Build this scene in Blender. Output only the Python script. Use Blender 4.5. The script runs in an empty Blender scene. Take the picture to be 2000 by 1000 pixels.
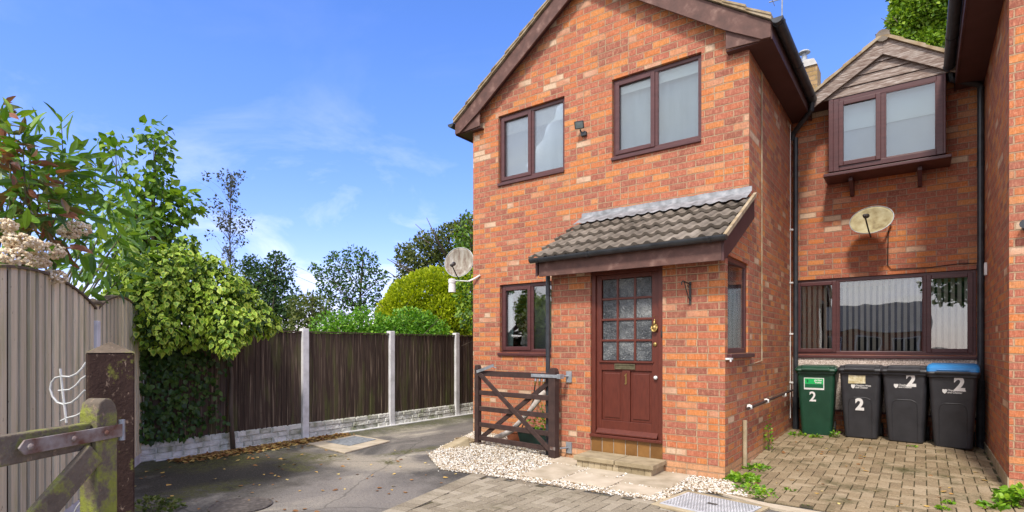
import bpy, math, random
import numpy as np
from mathutils import Vector, Matrix
R = math.radians
S = bpy.context.scene
random.seed(7); rng = np.random.default_rng(7)

# ------------------------------------------------------------ camera, sky, sun, exposure
CH = 1.42                      # eye height
cam_d = bpy.data.cameras.new("camera"); cam = bpy.data.objects.new("camera", cam_d)
S.collection.objects.link(cam); S.camera = cam
YAW = math.atan2(800, 1077)
cam.location = (0, 0, CH); cam.rotation_euler = (R(90), 0, YAW)
cam_d.sensor_width = 36; cam_d.lens = 36 * 1077 / 2000
cam_d.shift_y = 177 / 2000; cam_d.clip_end = 2000; cam_d.clip_start = 0.05

SUN_EL, SUN_AZ = R(52), R(168)          # azimuth measured from +Y, clockwise: sun stands behind the camera
W = bpy.data.worlds.new("World"); S.world = W; W.use_nodes = True
nt = W.node_tree; nt.nodes.clear()
def N(nt, t, **k):
    n = nt.nodes.new(t)
    for a, b in k.items():
        if a.startswith('i_'):
            key = a[2:]; key = int(key) if key.isdigit() else key
            n.inputs[key].default_value = b
        else: setattr(n, a, b)
    return n
wo = N(nt, 'ShaderNodeOutputWorld'); bg = N(nt, 'ShaderNodeBackground'); bg.inputs[1].default_value = 0.15
sky = N(nt, 'ShaderNodeTexSky', sky_type='NISHITA', sun_disc=False, sun_elevation=SUN_EL, sun_rotation=SUN_AZ,
        air_density=1.0, dust_density=0.25, ozone_density=3.0)
hs = N(nt, 'ShaderNodeHueSaturation'); hs.inputs['Saturation'].default_value = 1.26; hs.inputs['Value'].default_value = 1.0
gm = N(nt, 'ShaderNodeMix', data_type='RGBA', blend_type='MULTIPLY'); gm.inputs[0].default_value = 1.0
gm.inputs[7].default_value = (1.22, 0.87, 1.06, 1)
tc = N(nt, 'ShaderNodeTexCoord'); sx = N(nt, 'ShaderNodeSeparateXYZ')
nt.links.new(tc.outputs['Generated'], sx.inputs[0])
zc = N(nt, 'ShaderNodeMath', operation='MAXIMUM'); zc.inputs[1].default_value = 0.04; nt.links.new(sx.outputs[2], zc.inputs[0])
ad = N(nt, 'ShaderNodeMath', operation='ADD'); ad.inputs[1].default_value = 0.22; nt.links.new(zc.outputs[0], ad.inputs[0])
dx = N(nt, 'ShaderNodeMath', operation='DIVIDE'); nt.links.new(sx.outputs[0], dx.inputs[0]); nt.links.new(ad.outputs[0], dx.inputs[1])
dy = N(nt, 'ShaderNodeMath', operation='DIVIDE'); nt.links.new(sx.outputs[1], dy.inputs[0]); nt.links.new(ad.outputs[0], dy.inputs[1])
cb = N(nt, 'ShaderNodeCombineXYZ'); nt.links.new(dx.outputs[0], cb.inputs[0]); nt.links.new(dy.outputs[0], cb.inputs[1])
n1 = N(nt, 'ShaderNodeTexNoise'); n1.inputs['Scale'].default_value = 1.9; n1.inputs['Detail'].default_value = 9; n1.inputs['Roughness'].default_value = 0.6; n1.inputs['Distortion'].default_value = 0.6
nt.links.new(cb.outputs[0], n1.inputs[0])
r1 = N(nt, 'ShaderNodeMapRange'); r1.inputs[1].default_value = 0.50; r1.inputs[2].default_value = 0.70; nt.links.new(n1.outputs[0], r1.inputs[0])
# more cloud behind the camera (-Y) than in front, a little more towards the horizon
bk = N(nt, 'ShaderNodeMapRange'); bk.inputs[1].default_value = 0.1; bk.inputs[2].default_value = -0.6; bk.inputs[3].default_value = 0.0; bk.inputs[4].default_value = 1.0
nt.links.new(sx.outputs[1], bk.inputs[0])
def wm(op, a, b, clamp=False):
    n = N(nt, 'ShaderNodeMath', operation=op, use_clamp=clamp)
    for i, v in enumerate((a, b)):
        if isinstance(v, (int, float)): n.inputs[i].default_value = v
        else: nt.links.new(v, n.inputs[i])
    return n.outputs[0]
tz = N(nt, 'ShaderNodeMapRange'); tz.inputs[1].default_value = 0.62; tz.inputs[2].default_value = 0.92; nt.links.new(sx.outputs[2], tz.inputs[0])
cover = wm('MAXIMUM', bk.outputs[0], tz.outputs[0])                      # unseen cloud overhead and behind the viewer, raised to neutralise ambient light
r2 = N(nt, 'ShaderNodeMapRange'); r2.inputs[1].default_value = 0.22; r2.inputs[2].default_value = 0.72; nt.links.new(n1.outputs[0], r2.inputs[0])
thick = wm('MULTIPLY', cover, wm('ADD', wm('MULTIPLY', r2.outputs[0], .32), .60))
hz = N(nt, 'ShaderNodeMapRange'); hz.inputs[1].default_value = 0.42; hz.inputs[2].default_value = 0.05; hz.inputs[3].default_value = 0.02; hz.inputs[4].default_value = 0.42; nt.links.new(sx.outputs[2], hz.inputs[0])
mu2 = N(nt, 'ShaderNodeMath', operation='MULTIPLY', use_clamp=True); nt.links.new(r1.outputs[0], mu2.inputs[0]); nt.links.new(hz.outputs[0], mu2.inputs[1])
cm = N(nt, 'ShaderNodeMix', data_type='RGBA'); cm.inputs[7].default_value = (6.4, 6.2, 5.9, 1)
nt.links.new(sky.outputs[0], hs.inputs['Color']); nt.links.new(hs.outputs[0], gm.inputs[6]); hzc = N(nt, 'ShaderNodeMapRange'); hzc.inputs[1].default_value = 0.42; hzc.inputs[2].default_value = 0.02; nt.links.new(sx.outputs[2], hzc.inputs[0])
ht = N(nt, 'ShaderNodeMix', data_type='RGBA', blend_type='MULTIPLY'); ht.inputs[7].default_value = (0.66, 0.72, 0.86, 1); nt.links.new(hzc.outputs[0], ht.inputs[0]); nt.links.new(gm.outputs[2], ht.inputs[6])
nt.links.new(ht.outputs[2], cm.inputs[6])
fin = wm('MAXIMUM', mu2.outputs[0], thick, True); nt.links.new(fin, cm.inputs[0]); nt.links.new(cm.outputs[2], bg.inputs[0]); nt.links.new(bg.outputs[0], wo.inputs[0])

sd = bpy.data.lights.new("sun", 'SUN'); so = bpy.data.objects.new("sun", sd); S.collection.objects.link(so)
sd.energy = 2.1; sd.angle = R(8); sd.color = (1, 0.93, 0.83)
sdir = Vector((math.sin(SUN_AZ) * math.cos(SUN_EL), math.cos(SUN_AZ) * math.cos(SUN_EL), math.sin(SUN_EL)))
so.rotation_euler = sdir.to_track_quat('Z', 'Y').to_euler(); so.location = (0, -20, 30)
S.view_settings.view_transform = 'Standard'; S.view_settings.look = 'None'; S.view_settings.gamma = 1
S.view_settings.exposure = 1.0

# ------------------------------------------------------------ materials
def new_mat(name):
    m = bpy.data.materials.new(name); m.use_nodes = True; t = m.node_tree; t.nodes.clear()
    o = N(t, 'ShaderNodeOutputMaterial'); p = N(t, 'ShaderNodeBsdfPrincipled'); t.links.new(p.outputs[0], o.inputs[0])
    return m, t, p, o
def ramp(t, fac, stops, interp='LINEAR'):
    r = N(t, 'ShaderNodeValToRGB'); e = r.color_ramp.elements; r.color_ramp.interpolation = interp
    while len(e) < len(stops): e.new(0.5)
    for i, (p, c) in enumerate(stops): e[i].position = p; e[i].color = (*c, 1)
    t.links.new(fac, r.inputs[0]); return r.outputs[0]
def mth(t, op, a, b=None, c=None, clamp=False):
    n = N(t, 'ShaderNodeMath', operation=op, use_clamp=clamp)
    for i, v in enumerate((a, b, c)):
        if v is None: continue
        if isinstance(v, (int, float)): n.inputs[i].default_value = v
        else: t.links.new(v, n.inputs[i])
    return n.outputs[0]
def mixc(t, f, a, b, blend='MIX'):
    n = N(t, 'ShaderNodeMix', data_type='RGBA', blend_type=blend)
    for i, v in ((0, f), (6, a), (7, b)):
        if isinstance(v, (int, float)): n.inputs[i].default_value = v
        elif isinstance(v, tuple): n.inputs[i].default_value = (*v, 1)
        else: t.links.new(v, n.inputs[i])
    return n.outputs[2]
def pos(t, scale=(1, 1, 1), space='geo'):
    g = N(t, 'ShaderNodeNewGeometry').outputs['Position'] if space == 'geo' else N(t, 'ShaderNodeTexCoord').outputs['Object']
    v = N(t, 'ShaderNodeVectorMath', operation='MULTIPLY'); t.links.new(g, v.inputs[0]); v.inputs[1].default_value = scale
    return v.outputs[0]
def noise(t, vec, scale=5, detail=4, rough=0.55, dist=0):
    n = N(t, 'ShaderNodeTexNoise'); n.inputs['Scale'].default_value = scale; n.inputs['Detail'].default_value = detail
    n.inputs['Roughness'].default_value = rough; n.inputs['Distortion'].default_value = dist; t.links.new(vec, n.inputs[0]); return n.outputs[0]
def bump(t, p, h, strength=0.3, dist=0.01):
    b = N(t, 'ShaderNodeBump'); b.inputs['Strength'].default_value = strength; b.inputs['Distance'].default_value = dist
    t.links.new(h, b.inputs['Height']); t.links.new(b.outputs[0], p.inputs['Normal'])
def island(t): return N(t, 'ShaderNodeNewGeometry').outputs['Random Per Island']
def simple(name, stops, scale=8, vec=(1, 1, 1), rough=0.6, metal=0, bs=0.15, bd=0.004, bscale=60, isl=0.0, space='obj', spec=0.5):
    """noise driven colour ramp, optional random value per separate piece, fine bump"""
    m, t, p, o = new_mat(name)
    v = pos(t, vec, space); f = noise(t, v, scale)
    if isl: f = mth(t, 'ADD', mth(t, 'MULTIPLY', f, 1 - isl), mth(t, 'MULTIPLY', island(t), isl))
    t.links.new(ramp(t, f, stops), p.inputs['Base Color']); p.inputs['Roughness'].default_value = rough; p.inputs['Metallic'].default_value = metal
    p.inputs['Specular IOR Level'].default_value = spec
    if bs: bump(t, p, noise(t, v, bscale, 3), bs, bd)
    return m

def brick_mat(name, stops, mortar=(0.54, 0.37, 0.23), plinth=None, bh=0.0780, bl=0.231, seed=0.0, dirt=True):
    m, t, p, o = new_mat(name)
    g = N(t, 'ShaderNodeNewGeometry'); s = N(t, 'ShaderNodeSeparateXYZ'); t.links.new(g.outputs['Position'], s.inputs[0])
    sn = N(t, 'ShaderNodeSeparateXYZ'); t.links.new(g.outputs['True Normal'], sn.inputs[0])
    side = mth(t, 'GREATER_THAN', mth(t, 'ABSOLUTE', sn.outputs[0]), 0.5)
    u = mth(t, 'ADD', mth(t, 'MULTIPLY', s.outputs[0], mth(t, 'SUBTRACT', 1.0, side)), mth(t, 'MULTIPLY', s.outputs[1], side))
    wob = noise(t, pos(t, (1, 1, 1)), 18, 2); wob = mth(t, 'MULTIPLY', mth(t, 'SUBTRACT', wob, 0.5), 0.009)
    wob2 = noise(t, pos(t, (1.3, 1.1, 1.7)), 23, 2); wob2 = mth(t, 'MULTIPLY', mth(t, 'SUBTRACT', wob2, 0.5), 0.012)
    z = mth(t, 'MULTIPLY', mth(t, 'LOGARITHM', mth(t, 'MULTIPLY_ADD', mth(t, 'ADD', s.outputs[2], wob), .04828, 1.0), math.e), 285.7); row = mth(t, 'FLOOR', z); fz = mth(t, 'FRACT', z)
    wr = N(t, 'ShaderNodeTexWhiteNoise', noise_dimensions='1D'); t.links.new(row, wr.inputs['W'])
    off = mth(t, 'MULTIPLY', mth(t, 'MODULO', row, 2.0), 0.5)
    off = mth(t, 'ADD', off, mth(t, 'MULTIPLY', wr.outputs[0], 0.05))
    x = mth(t, 'ADD', mth(t, 'DIVIDE', mth(t, 'ADD', mth(t, 'ADD', u, 50 + seed), wob2), bl), off)
    col = mth(t, 'FLOOR', x); fx = mth(t, 'FRACT', x)
    c1 = N(t, 'ShaderNodeCombineXYZ'); t.links.new(col, c1.inputs[0]); t.links.new(row, c1.inputs[1])
    w1 = N(t, 'ShaderNodeTexWhiteNoise', noise_dimensions='3D'); t.links.new(c1.outputs[0], w1.inputs['Vector'])
    split = mth(t, 'GREATER_THAN', w1.outputs[0], 0.84)           # some stretchers are really two headers
    fx2 = mth(t, 'FRACT', mth(t, 'MULTIPLY', fx, 2.0)); half = mth(t, 'MULTIPLY', mth(t, 'FLOOR', mth(t, 'MULTIPLY', fx, 2.0)), split)
    dx_ = mth(t, 'MULTIPLY', mth(t, 'MINIMUM', fx, mth(t, 'SUBTRACT', 1.0, fx)), bl)
    dx2 = mth(t, 'MULTIPLY', mth(t, 'MINIMUM', fx2, mth(t, 'SUBTRACT', 1.0, fx2)), bl / 2)
    dxx = mth(t, 'ADD', mth(t, 'MULTIPLY', dx2, split), mth(t, 'MULTIPLY', dx_, mth(t, 'SUBTRACT', 1.0, split)))
    dz = mth(t, 'MULTIPLY', mth(t, 'MINIMUM', fz, mth(t, 'SUBTRACT', 1.0, fz)), bh)
    d = mth(t, 'MINIMUM', dxx, dz)
    mr = N(t, 'ShaderNodeMapRange'); mr.inputs[1].default_value = 0.0042; mr.inputs[2].default_value = 0.0085; t.links.new(d, mr.inputs[0]); brick = mr.outputs[0]
    c2 = N(t, 'ShaderNodeCombineXYZ'); t.links.new(col, c2.inputs[0]); t.links.new(row, c2.inputs[1]); t.links.new(mth(t, 'ADD', half, 3.7 + seed), c2.inputs[2])
    w2 = N(t, 'ShaderNodeTexWhiteNoise', noise_dimensions='3D'); t.links.new(c2.outputs[0], w2.inputs['Vector'])
    f = mth(t, 'ADD', w2.outputs[0], mth(t, 'MULTIPLY', mth(t, 'SUBTRACT', noise(t, pos(t, (.5, .5, .5)), 2.2, 3), 0.5), 0.35), clamp=True)
    bc = ramp(t, f, stops)
    if plinth:
        low = mth(t, 'LESS_THAN', row, 1.5); pc = ramp(t, w2.outputs[0], plinth); bc = mixc(t, low, bc, pc)
    # light scuffs, dark burns inside the bricks
    mot = noise(t, pos(t, (1, 1, 2.2)), 26, 5, 0.7)
    bc = mixc(t, mth(t, 'MULTIPLY', mth(t, 'SUBTRACT', mot, 0.5, clamp=True), 1.6, clamp=True), bc, (0.72, 0.40, 0.27))
    drag = noise(t, pos(t, (75, 75, 16)), 1.0, 4, 0.7)
    bc = mixc(t, mth(t, 'MULTIPLY', mth(t, 'SUBTRACT', drag, 0.50, clamp=True), 2.6, clamp=True), bc, (0.70, 0.36, 0.21))
    bc = mixc(t, mth(t, 'MULTIPLY', mth(t, 'SUBTRACT', 0.47, drag, clamp=True), 2.6, clamp=True), bc, (0.16, 0.065, 0.032))
    mot2 = noise(t, pos(t, (1.7, 1.7, 3.1)), 19, 5, 0.7)
    bc = mixc(t, mth(t, 'MULTIPLY', mth(t, 'SUBTRACT', mot2, 0.52, clamp=True), 2.4, clamp=True), bc, (0.17, 0.055, 0.035))
    smear = mth(t, 'MULTIPLY', mth(t, 'SUBTRACT', noise(t, pos(t), 9, 4, .7), 0.47, clamp=True), 5.0, clamp=True)
    brick = mth(t, 'MAXIMUM', brick, mth(t, 'MULTIPLY', smear, .62))
    mc = mixc(t, noise(t, pos(t), 40, 3), mortar, tuple(c * 0.72 for c in mortar))
    cc = mixc(t, brick, mc, bc)
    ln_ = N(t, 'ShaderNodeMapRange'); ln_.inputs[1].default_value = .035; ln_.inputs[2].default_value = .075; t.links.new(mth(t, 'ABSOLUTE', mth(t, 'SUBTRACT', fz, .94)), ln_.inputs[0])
    cc = mixc(t, mth(t, 'MULTIPLY', mth(t, 'SUBTRACT', 1.0, ln_.outputs[0]), .55), cc, (0.16, 0.075, 0.045))      # thin bed-joint shadow line painted into the colour
    if dirt:
        dn = noise(t, pos(t, (.8, .8, .35)), 1.6, 5, 0.65)
        cc = mixc(t, mth(t, 'MULTIPLY', mth(t, 'SUBTRACT', dn, 0.5, clamp=True), 1.5, clamp=True), cc, (0.22, 0.12, 0.08))
    t.links.new(cc, p.inputs['Base Color']); p.inputs['Roughness'].default_value = 0.88; p.inputs['Specular IOR Level'].default_value = 0.25
    hh = mth(t, 'ADD', mth(t, 'MULTIPLY', brick, 1.0), mth(t, 'MULTIPLY', mot, 0.45))
    hh = mth(t, 'ADD', hh, mth(t, 'MULTIPLY', w2.outputs[0], 0.25))
    bump(t, p, hh, 0.9, 0.006)
    return m

M = {}
BR = [(0.0, (0.261, 0.086, 0.058)), (0.15, (0.333, 0.105, 0.07)), (0.4, (0.405, 0.122, 0.074)), (0.6, (0.468, 0.142, 0.066)), (0.78, (0.54, 0.171, 0.048)), (0.9, (0.576, 0.221, 0.066)), (0.965, (0.504, 0.235, 0.14)), (1.0, (0.612, 0.451, 0.31))]
PL = [(0.0, (0.50, 0.26, 0.13)), (0.5, (0.58, 0.30, 0.15)), (1.0, (0.62, 0.36, 0.22))]
M['brick'] = brick_mat('brick', BR, plinth=PL)
M['brick_b'] = brick_mat('brick_neighbour', BR, seed=1.37, plinth=PL)
M['brick_c'] = brick_mat('brick_terrace', [(q, tuple(x * .95 for x in c)) for q, c in BR], seed=2.61, mortar=(0.46, 0.31, 0.22))
M['brick_y'] = brick_mat('brick_chimney', [(0, (0.24, 0.17, 0.06)), (0.5, (0.36, 0.26, 0.10)), (1, (0.42, 0.30, 0.15))], seed=.4, mortar=(.35, .3, .2))
M['upvc'] = simple('rosewood_plastic', [(0.3, (0.065, 0.021, 0.021)), (0.7, (0.10, 0.034, 0.033))], 6, (1, 1, 6), 0.38, bs=0.05)
M['board'] = simple('brown_weathered_board', [(0.3, (0.075, 0.034, 0.026)), (0.55, (0.12, 0.055, 0.042)), (0.75, (0.24, 0.14, 0.11))], 7, (1, 1, 1), 0.7, bs=0.4, bscale=30)
M['soffit'] = simple('brown_soffit', [(0.3, (0.060, 0.022, 0.020)), (0.7, (0.085, 0.032, 0.030))], 4, rough=0.6, bs=0.05)
M['black_pvc'] = simple('black_gutter_plastic', [(0.3, (0.018, 0.021, 0.026)), (0.7, (0.045, 0.050, 0.058))], 9, rough=0.42, bs=0.05)
M['door'] = simple('dark_red_door_paint', [(0.3, (0.088, 0.018, 0.010)), (0.7, (0.125, 0.027, 0.015))], 14, (3, 3, .6), 0.45, bs=0.2, bscale=50)
M['gold'] = simple('worn_brass', [(0.3, (0.30, 0.20, 0.06)), (0.7, (0.55, 0.40, 0.16))], 20, rough=0.42, metal=0.9, bs=0)
M['brass_dull'] = simple('dull_brass', [(0.3, (0.10, 0.09, 0.05)), (0.7, (0.20, 0.17, 0.10))], 20, rough=0.5, metal=0.5, bs=0)
M['white_plastic'] = simple('white_plastic', [(0.3, (0.62, 0.62, 0.60)), (0.7, (0.80, 0.80, 0.78))], 10, rough=0.5, bs=0)
M['galv'] = simple('galvanised_steel', [(0.3, (0.22, 0.24, 0.26)), (0.7, (0.42, 0.45, 0.48))], 14, rough=0.5, metal=0.4, bs=0.1)
M['rusty'] = simple('rusty_steel', [(0.35, (0.13, 0.055, 0.035)), (0.5, (0.22, 0.17, 0.15)), (0.7, (0.33, 0.31, 0.30))], 16, rough=0.7, metal=0.3, bs=0.3)
M['lead'] = simple('lead_flashing', [(0.3, (0.12, 0.125, 0.13)), (0.5, (0.21, 0.22, 0.235)), (0.72, (0.36, 0.365, 0.38))], 9, rough=0.6, bs=0.4, bscale=14, bd=0.01)
M['tile'] = simple('grey_brown_roof_tile', [(0.25, (0.09, 0.073, 0.056)), (0.5, (0.165, 0.137, 0.108)), (0.75, (0.27, 0.23, 0.188))], 7, rough=0.9, bs=0.5, bscale=80, isl=0.35)
M['verge'] = simple('mossy_verge_mortar', [(0.3, (0.17, 0.12, 0.07)), (0.5, (0.33, 0.25, 0.15)), (0.75, (0.42, 0.36, 0.27))], 9, rough=0.95, bs=0.6, bscale=40)
M['tile_brown'] = simple('brown_riser_tile', [(0.3, (0.16, 0.075, 0.022)), (0.7, (0.30, 0.15, 0.045))], 9, rough=0.35, bs=0.1, isl=0.4)
M['slab'] = simple('buff_paving_slab', [(0.25, (0.30, 0.25, 0.17)), (0.5, (0.46, 0.39, 0.29)), (0.75, (0.58, 0.50, 0.39))], 5, rough=0.95, bs=0.5, bscale=70, isl=0.25, space='geo')
M['step'] = simple('stained_concrete_step', [(0.25, (0.20, 0.155, 0.09)), (0.5, (0.36, 0.29, 0.18)), (0.8, (0.50, 0.42, 0.29))], 7, rough=0.95, bs=0.5, bscale=70, isl=0.3, space='geo')
M['concrete'] = simple('grey_concrete', [(0.3, (0.36, 0.35, 0.33)), (0.7, (0.58, 0.57, 0.55))], 6, rough=0.95, bs=0.4, bscale=60, space='geo')
M['conc_post'] = simple('pale_concrete_post', [(0.25, (0.50, 0.50, 0.49)), (0.6, (0.72, 0.72, 0.72))], 7, rough=0.95, bs=0.3, bscale=60, space='geo')
M['rock'] = simple('rockface_concrete', [(0.3, (0.24, 0.26, 0.17)), (0.45, (0.52, 0.52, 0.45)), (0.65, (0.72, 0.72, 0.67))], 6, rough=0.95, bs=1.0, bscale=22, bd=0.03, space='geo', isl=0.25)
M['render'] = simple('pebbledash_render', [(0.3, (0.26, 0.20, 0.165)), (0.5, (0.60, 0.49, 0.42)), (0.66, (0.86, 0.78, 0.71))], 75, rough=0.95, bs=1.0, bscale=90, bd=0.012, space='geo')
M['blind'] = simple('cream_blind', [(0.3, (0.82, 0.83, 0.76)), (0.7, (0.88, 0.89, 0.84))], 3, rough=0.9, bs=0)
M['net'] = simple('pale_net_curtain', [(0.3, (0.40, 0.46, 0.51)), (0.7, (0.54, 0.60, 0.64))], 3, (3, 3, .4), 0.9, bs=0)  # sheet behind the upper panes, pale sky reflection put into its colour
M['net_white'] = simple('white_roller_blind', [(0.3, (0.78, 0.84, 0.84)), (0.7, (0.84, 0.88, 0.88))], 3, rough=0.9, bs=0)
M['net_low'] = simple('grey_roller_blind', [(0.3, (0.46, 0.50, 0.56)), (0.7, (0.54, 0.58, 0.62))], 3, rough=0.9, bs=0)
M['slat'] = simple('grey_vertical_blind_slat', [(0.3, (0.46, 0.43, 0.35)), (0.7, (0.58, 0.55, 0.46))], 3, rough=0.9, bs=0, isl=.3)
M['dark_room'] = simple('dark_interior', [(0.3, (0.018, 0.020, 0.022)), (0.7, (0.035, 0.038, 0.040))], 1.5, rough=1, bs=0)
M['sage'] = simple('pale_green_curtain', [(0.3, (0.40, 0.58, 0.53)), (0.7, (0.52, 0.68, 0.62))], 5, (1, 9, .5), 0.9, bs=0)
M['plant_pot'] = simple('green_plastic_trough', [(0.3, (0.012, 0.035, 0.028)), (0.7, (0.02, 0.05, 0.042))], 5, rough=0.4, bs=0)
M['terracotta'] = simple('terracotta', [(0.3, (0.35, 0.11, 0.05)), (0.7, (0.48, 0.18, 0.09))], 8, rough=0.9, bs=0.2)
M['bin_green'] = simple('green_bin_plastic', [(0.3, (0.006, 0.045, 0.024)), (0.7, (0.012, 0.065, 0.036))], 6, rough=0.42, bs=0.2, bscale=220, bd=.002)
M['bin_black'] = simple('charcoal_bin_plastic', [(0.3, (0.024, 0.025, 0.030)), (0.7, (0.038, 0.039, 0.046))], 6, rough=0.45, bs=0.2, bscale=220, bd=.002)
M['bin_blue'] = simple('blue_lid_plastic', [(0.3, (0.02, 0.20, 0.52)), (0.7, (0.03, 0.26, 0.62))], 6, rough=0.4, bs=0.1)
M['paint_white'] = simple('white_painted_numeral', [(0.3, (0.70, 0.71, 0.70)), (0.7, (0.82, 0.82, 0.80))], 30, rough=0.6, bs=0)
M['sticker_g'] = simple('green_sticker', [(0.3, (0.01, 0.42, 0.10)), (0.7, (0.015, 0.50, 0.13))], 10, rough=0.4, bs=0)
M['sticker_d'] = simple('dark_green_sticker', [(0.3, (0.005, 0.12, 0.05)), (0.7, (0.008, 0.15, 0.06))], 10, rough=0.4, bs=0)
M['sticker_y'] = simple('yellowed_paper_sticker', [(0.3, (0.45, 0.36, 0.16)), (0.55, (0.70, 0.64, 0.42)), (0.7, (0.80, 0.77, 0.62))], 24, rough=0.7, bs=0)
M['rubber'] = simple('black_rubber', [(0.3, (0.010, 0.010, 0.010)), (0.7, (0.02, 0.02, 0.02))], 8, rough=0.8, bs=0)
M['dish'] = simple('lichen_stained_dish', [(0.3, (0.16, 0.12, 0.06)), (0.45, (0.30, 0.25, 0.13)), (0.62, (0.40, 0.36, 0.22)), (0.8, (0.45, 0.43, 0.36))], 7, rough=0.8, bs=0.1)
M['dish_g'] = simple('grey_stained_dish', [(0.3, (0.15, 0.10, 0.075)), (0.5, (0.28, 0.25, 0.20)), (0.7, (0.42, 0.40, 0.36))], 6, (3, 3, .8), 0.8, bs=0.1)
M['flower'] = simple('cream_pink_florets', [(0.3, (0.60, 0.45, 0.27)), (0.6, (0.82, 0.70, 0.48)), (0.8, (0.88, 0.80, 0.64))], 30, rough=0.9, bs=0, isl=0.5)
M['bark'] = simple('bark', [(0.3, (0.05, 0.035, 0.025)), (0.7, (0.13, 0.10, 0.075))], 10, (1, 1, .3), 0.95, bs=0.6, bscale=30)
M['stem'] = simple('green_brown_stem', [(0.3, (0.06, 0.07, 0.025)), (0.7, (0.12, 0.11, 0.05))], 10, rough=0.8, bs=0)
M['wire'] = simple('white_coated_wire', [(0.3, (0.45, 0.46, 0.44)), (0.7, (0.66, 0.67, 0.66))], 10, rough=0.5, bs=0)
M['dark_metal'] = simple('dark_iron', [(0.3, (0.02, 0.02, 0.02)), (0.7, (0.06, 0.05, 0.045))], 14, rough=0.5, metal=.3, bs=0.2)
M['gate_brown'] = simple('dark_brown_stained_wood', [(0.3, (0.028, 0.014, 0.012)), (0.6, (0.060, 0.032, 0.026)), (0.8, (0.13, 0.085, 0.070))], 9, (1, 1, 1), 0.75, bs=0.4, bscale=45, isl=.15)
M['gravel'] = simple('mixed_gravel', [(0.12, (0.22, 0.14, 0.07)), (0.27, (0.44, 0.35, 0.24)), (0.5, (0.58, 0.52, 0.42)), (0.75, (0.70, 0.67, 0.60)), (1.0, (0.82, 0.81, 0.78))], 9, rough=0.85, bs=0.1, isl=0.85, space='geo')
M['gravel_bed'] = simple('gravel_bed', [(0.3, (0.16, 0.12, 0.08)), (0.7, (0.38, 0.30, 0.21))], 60, rough=1, bs=0.5, space='geo')
M['leaf_dead'] = simple('fallen_leaves', [(0.0, (0.13, 0.055, 0.02)), (0.45, (0.32, 0.15, 0.04)), (0.75, (0.52, 0.34, 0.09)), (1.0, (0.62, 0.52, 0.22))], 9, rough=0.8, bs=0, isl=0.85)

def weathered_boards(name, base, streak, green, gw=0.35, dark=None):
    m, t, p, o = new_mat(name)
    isl = island(t)
    a = noise(t, pos(t, (22, 22, 0.9)), 1.0, 5, 0.65)
    b = noise(t, pos(t, (60, 60, 1.4)), 1.0, 3, 0.6)
    c = mixc(t, mth(t, 'ADD', mth(t, 'MULTIPLY', a, .6), mth(t, 'MULTIPLY', isl, .4)), tuple(x * .42 for x in base), tuple(x * 1.75 for x in base))
    c = mixc(t, mth(t, 'MULTIPLY', mth(t, 'SUBTRACT', b, 0.555, clamp=True), 7.0, clamp=True), c, streak)
    g2 = noise(t, pos(t, (7, 7, 1.1)), 1.0, 4, 0.65)
    c = mixc(t, mth(t, 'MULTIPLY', mth(t, 'MULTIPLY', mth(t, 'SUBTRACT', g2, 0.52, clamp=True), 6.0, clamp=True), gw), c, green)
    kn = noise(t, pos(t, (30, 30, 18)), 1.0, 2)
    c = mixc(t, mth(t, 'MULTIPLY', mth(t, 'SUBTRACT', kn, 0.70, clamp=True), 9.0, clamp=True), c, dark or tuple(x * .3 for x in base))
    t.links.new(c, p.inputs['Base Color']); p.inputs['Roughness'].default_value = 0.9; p.inputs['Specular IOR Level'].default_value = 0.2
    bump(t, p, b, 0.6, 0.006); return m
M['fence_dark'] = weathered_boards('dark_fence_boards', (0.060, 0.042, 0.032), (0.26, 0.20, 0.14), (0.10, 0.115, 0.035), 0.65)
M['fence_tan'] = weathered_boards('tan_fence_boards', (0.62, 0.545, 0.37), (0.70, 0.63, 0.48), (0.36, 0.36, 0.13), 0.4, (0.12, 0.075, 0.05))
M['fence_back'] = weathered_boards('tan_fence_back_boards', (0.15, 0.085, 0.052), (0.20, 0.13, 0.09), (0.09, 0.09, 0.04), 0.35, (0.07, 0.045, 0.03))  # boards behind the slats, shade of the gaps put into their colour
def mossy(name, base, amount, lo=(0.16, 0.19, 0.03)):
    m, t, p, o = new_mat(name)
    a = noise(t, pos(t, (1, 1, 1)), 14, 5, 0.7); b = noise(t, pos(t), 7, 5, 0.75); f = noise(t, pos(t), 90, 3)
    c = mixc(t, a, tuple(x * .4 for x in base), tuple(x * 1.7 for x in base))
    fleck = noise(t, pos(t, (1, 1, .5)), 55, 3, .7)
    c = mixc(t, mth(t, 'MULTIPLY', mth(t, 'SUBTRACT', fleck, 0.60, clamp=True), 6.0, clamp=True), c, (0.30, 0.22, 0.16))
    k = mth(t, 'MULTIPLY', mth(t, 'SUBTRACT', b, 0.62 - amount * .3, clamp=True), 8.0, clamp=True)
    c = mixc(t, mth(t, 'MULTIPLY', k, 0.85), c, mixc(t, f, lo, (0.30, 0.33, 0.05)))
    t.links.new(c, p.inputs['Base Color']); p.inputs['Roughness'].default_value = 0.95; p.inputs['Specular IOR Level'].default_value = 0.15
    bump(t, p, mth(t, 'ADD', a, mth(t, 'MULTIPLY', f, .5)), 0.8, 0.008); return m
M['wood_mossy'] = mossy('mossy_gate_timber', (0.140, 0.115, 0.088), 0.46)
M['wood_post'] = mossy('dark_gatepost_timber', (0.042, 0.025, 0.020), 0.12)
M['wood_cap'] = mossy('bare_timber_cap', (0.13, 0.10, 0.072), 0.2)

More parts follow.
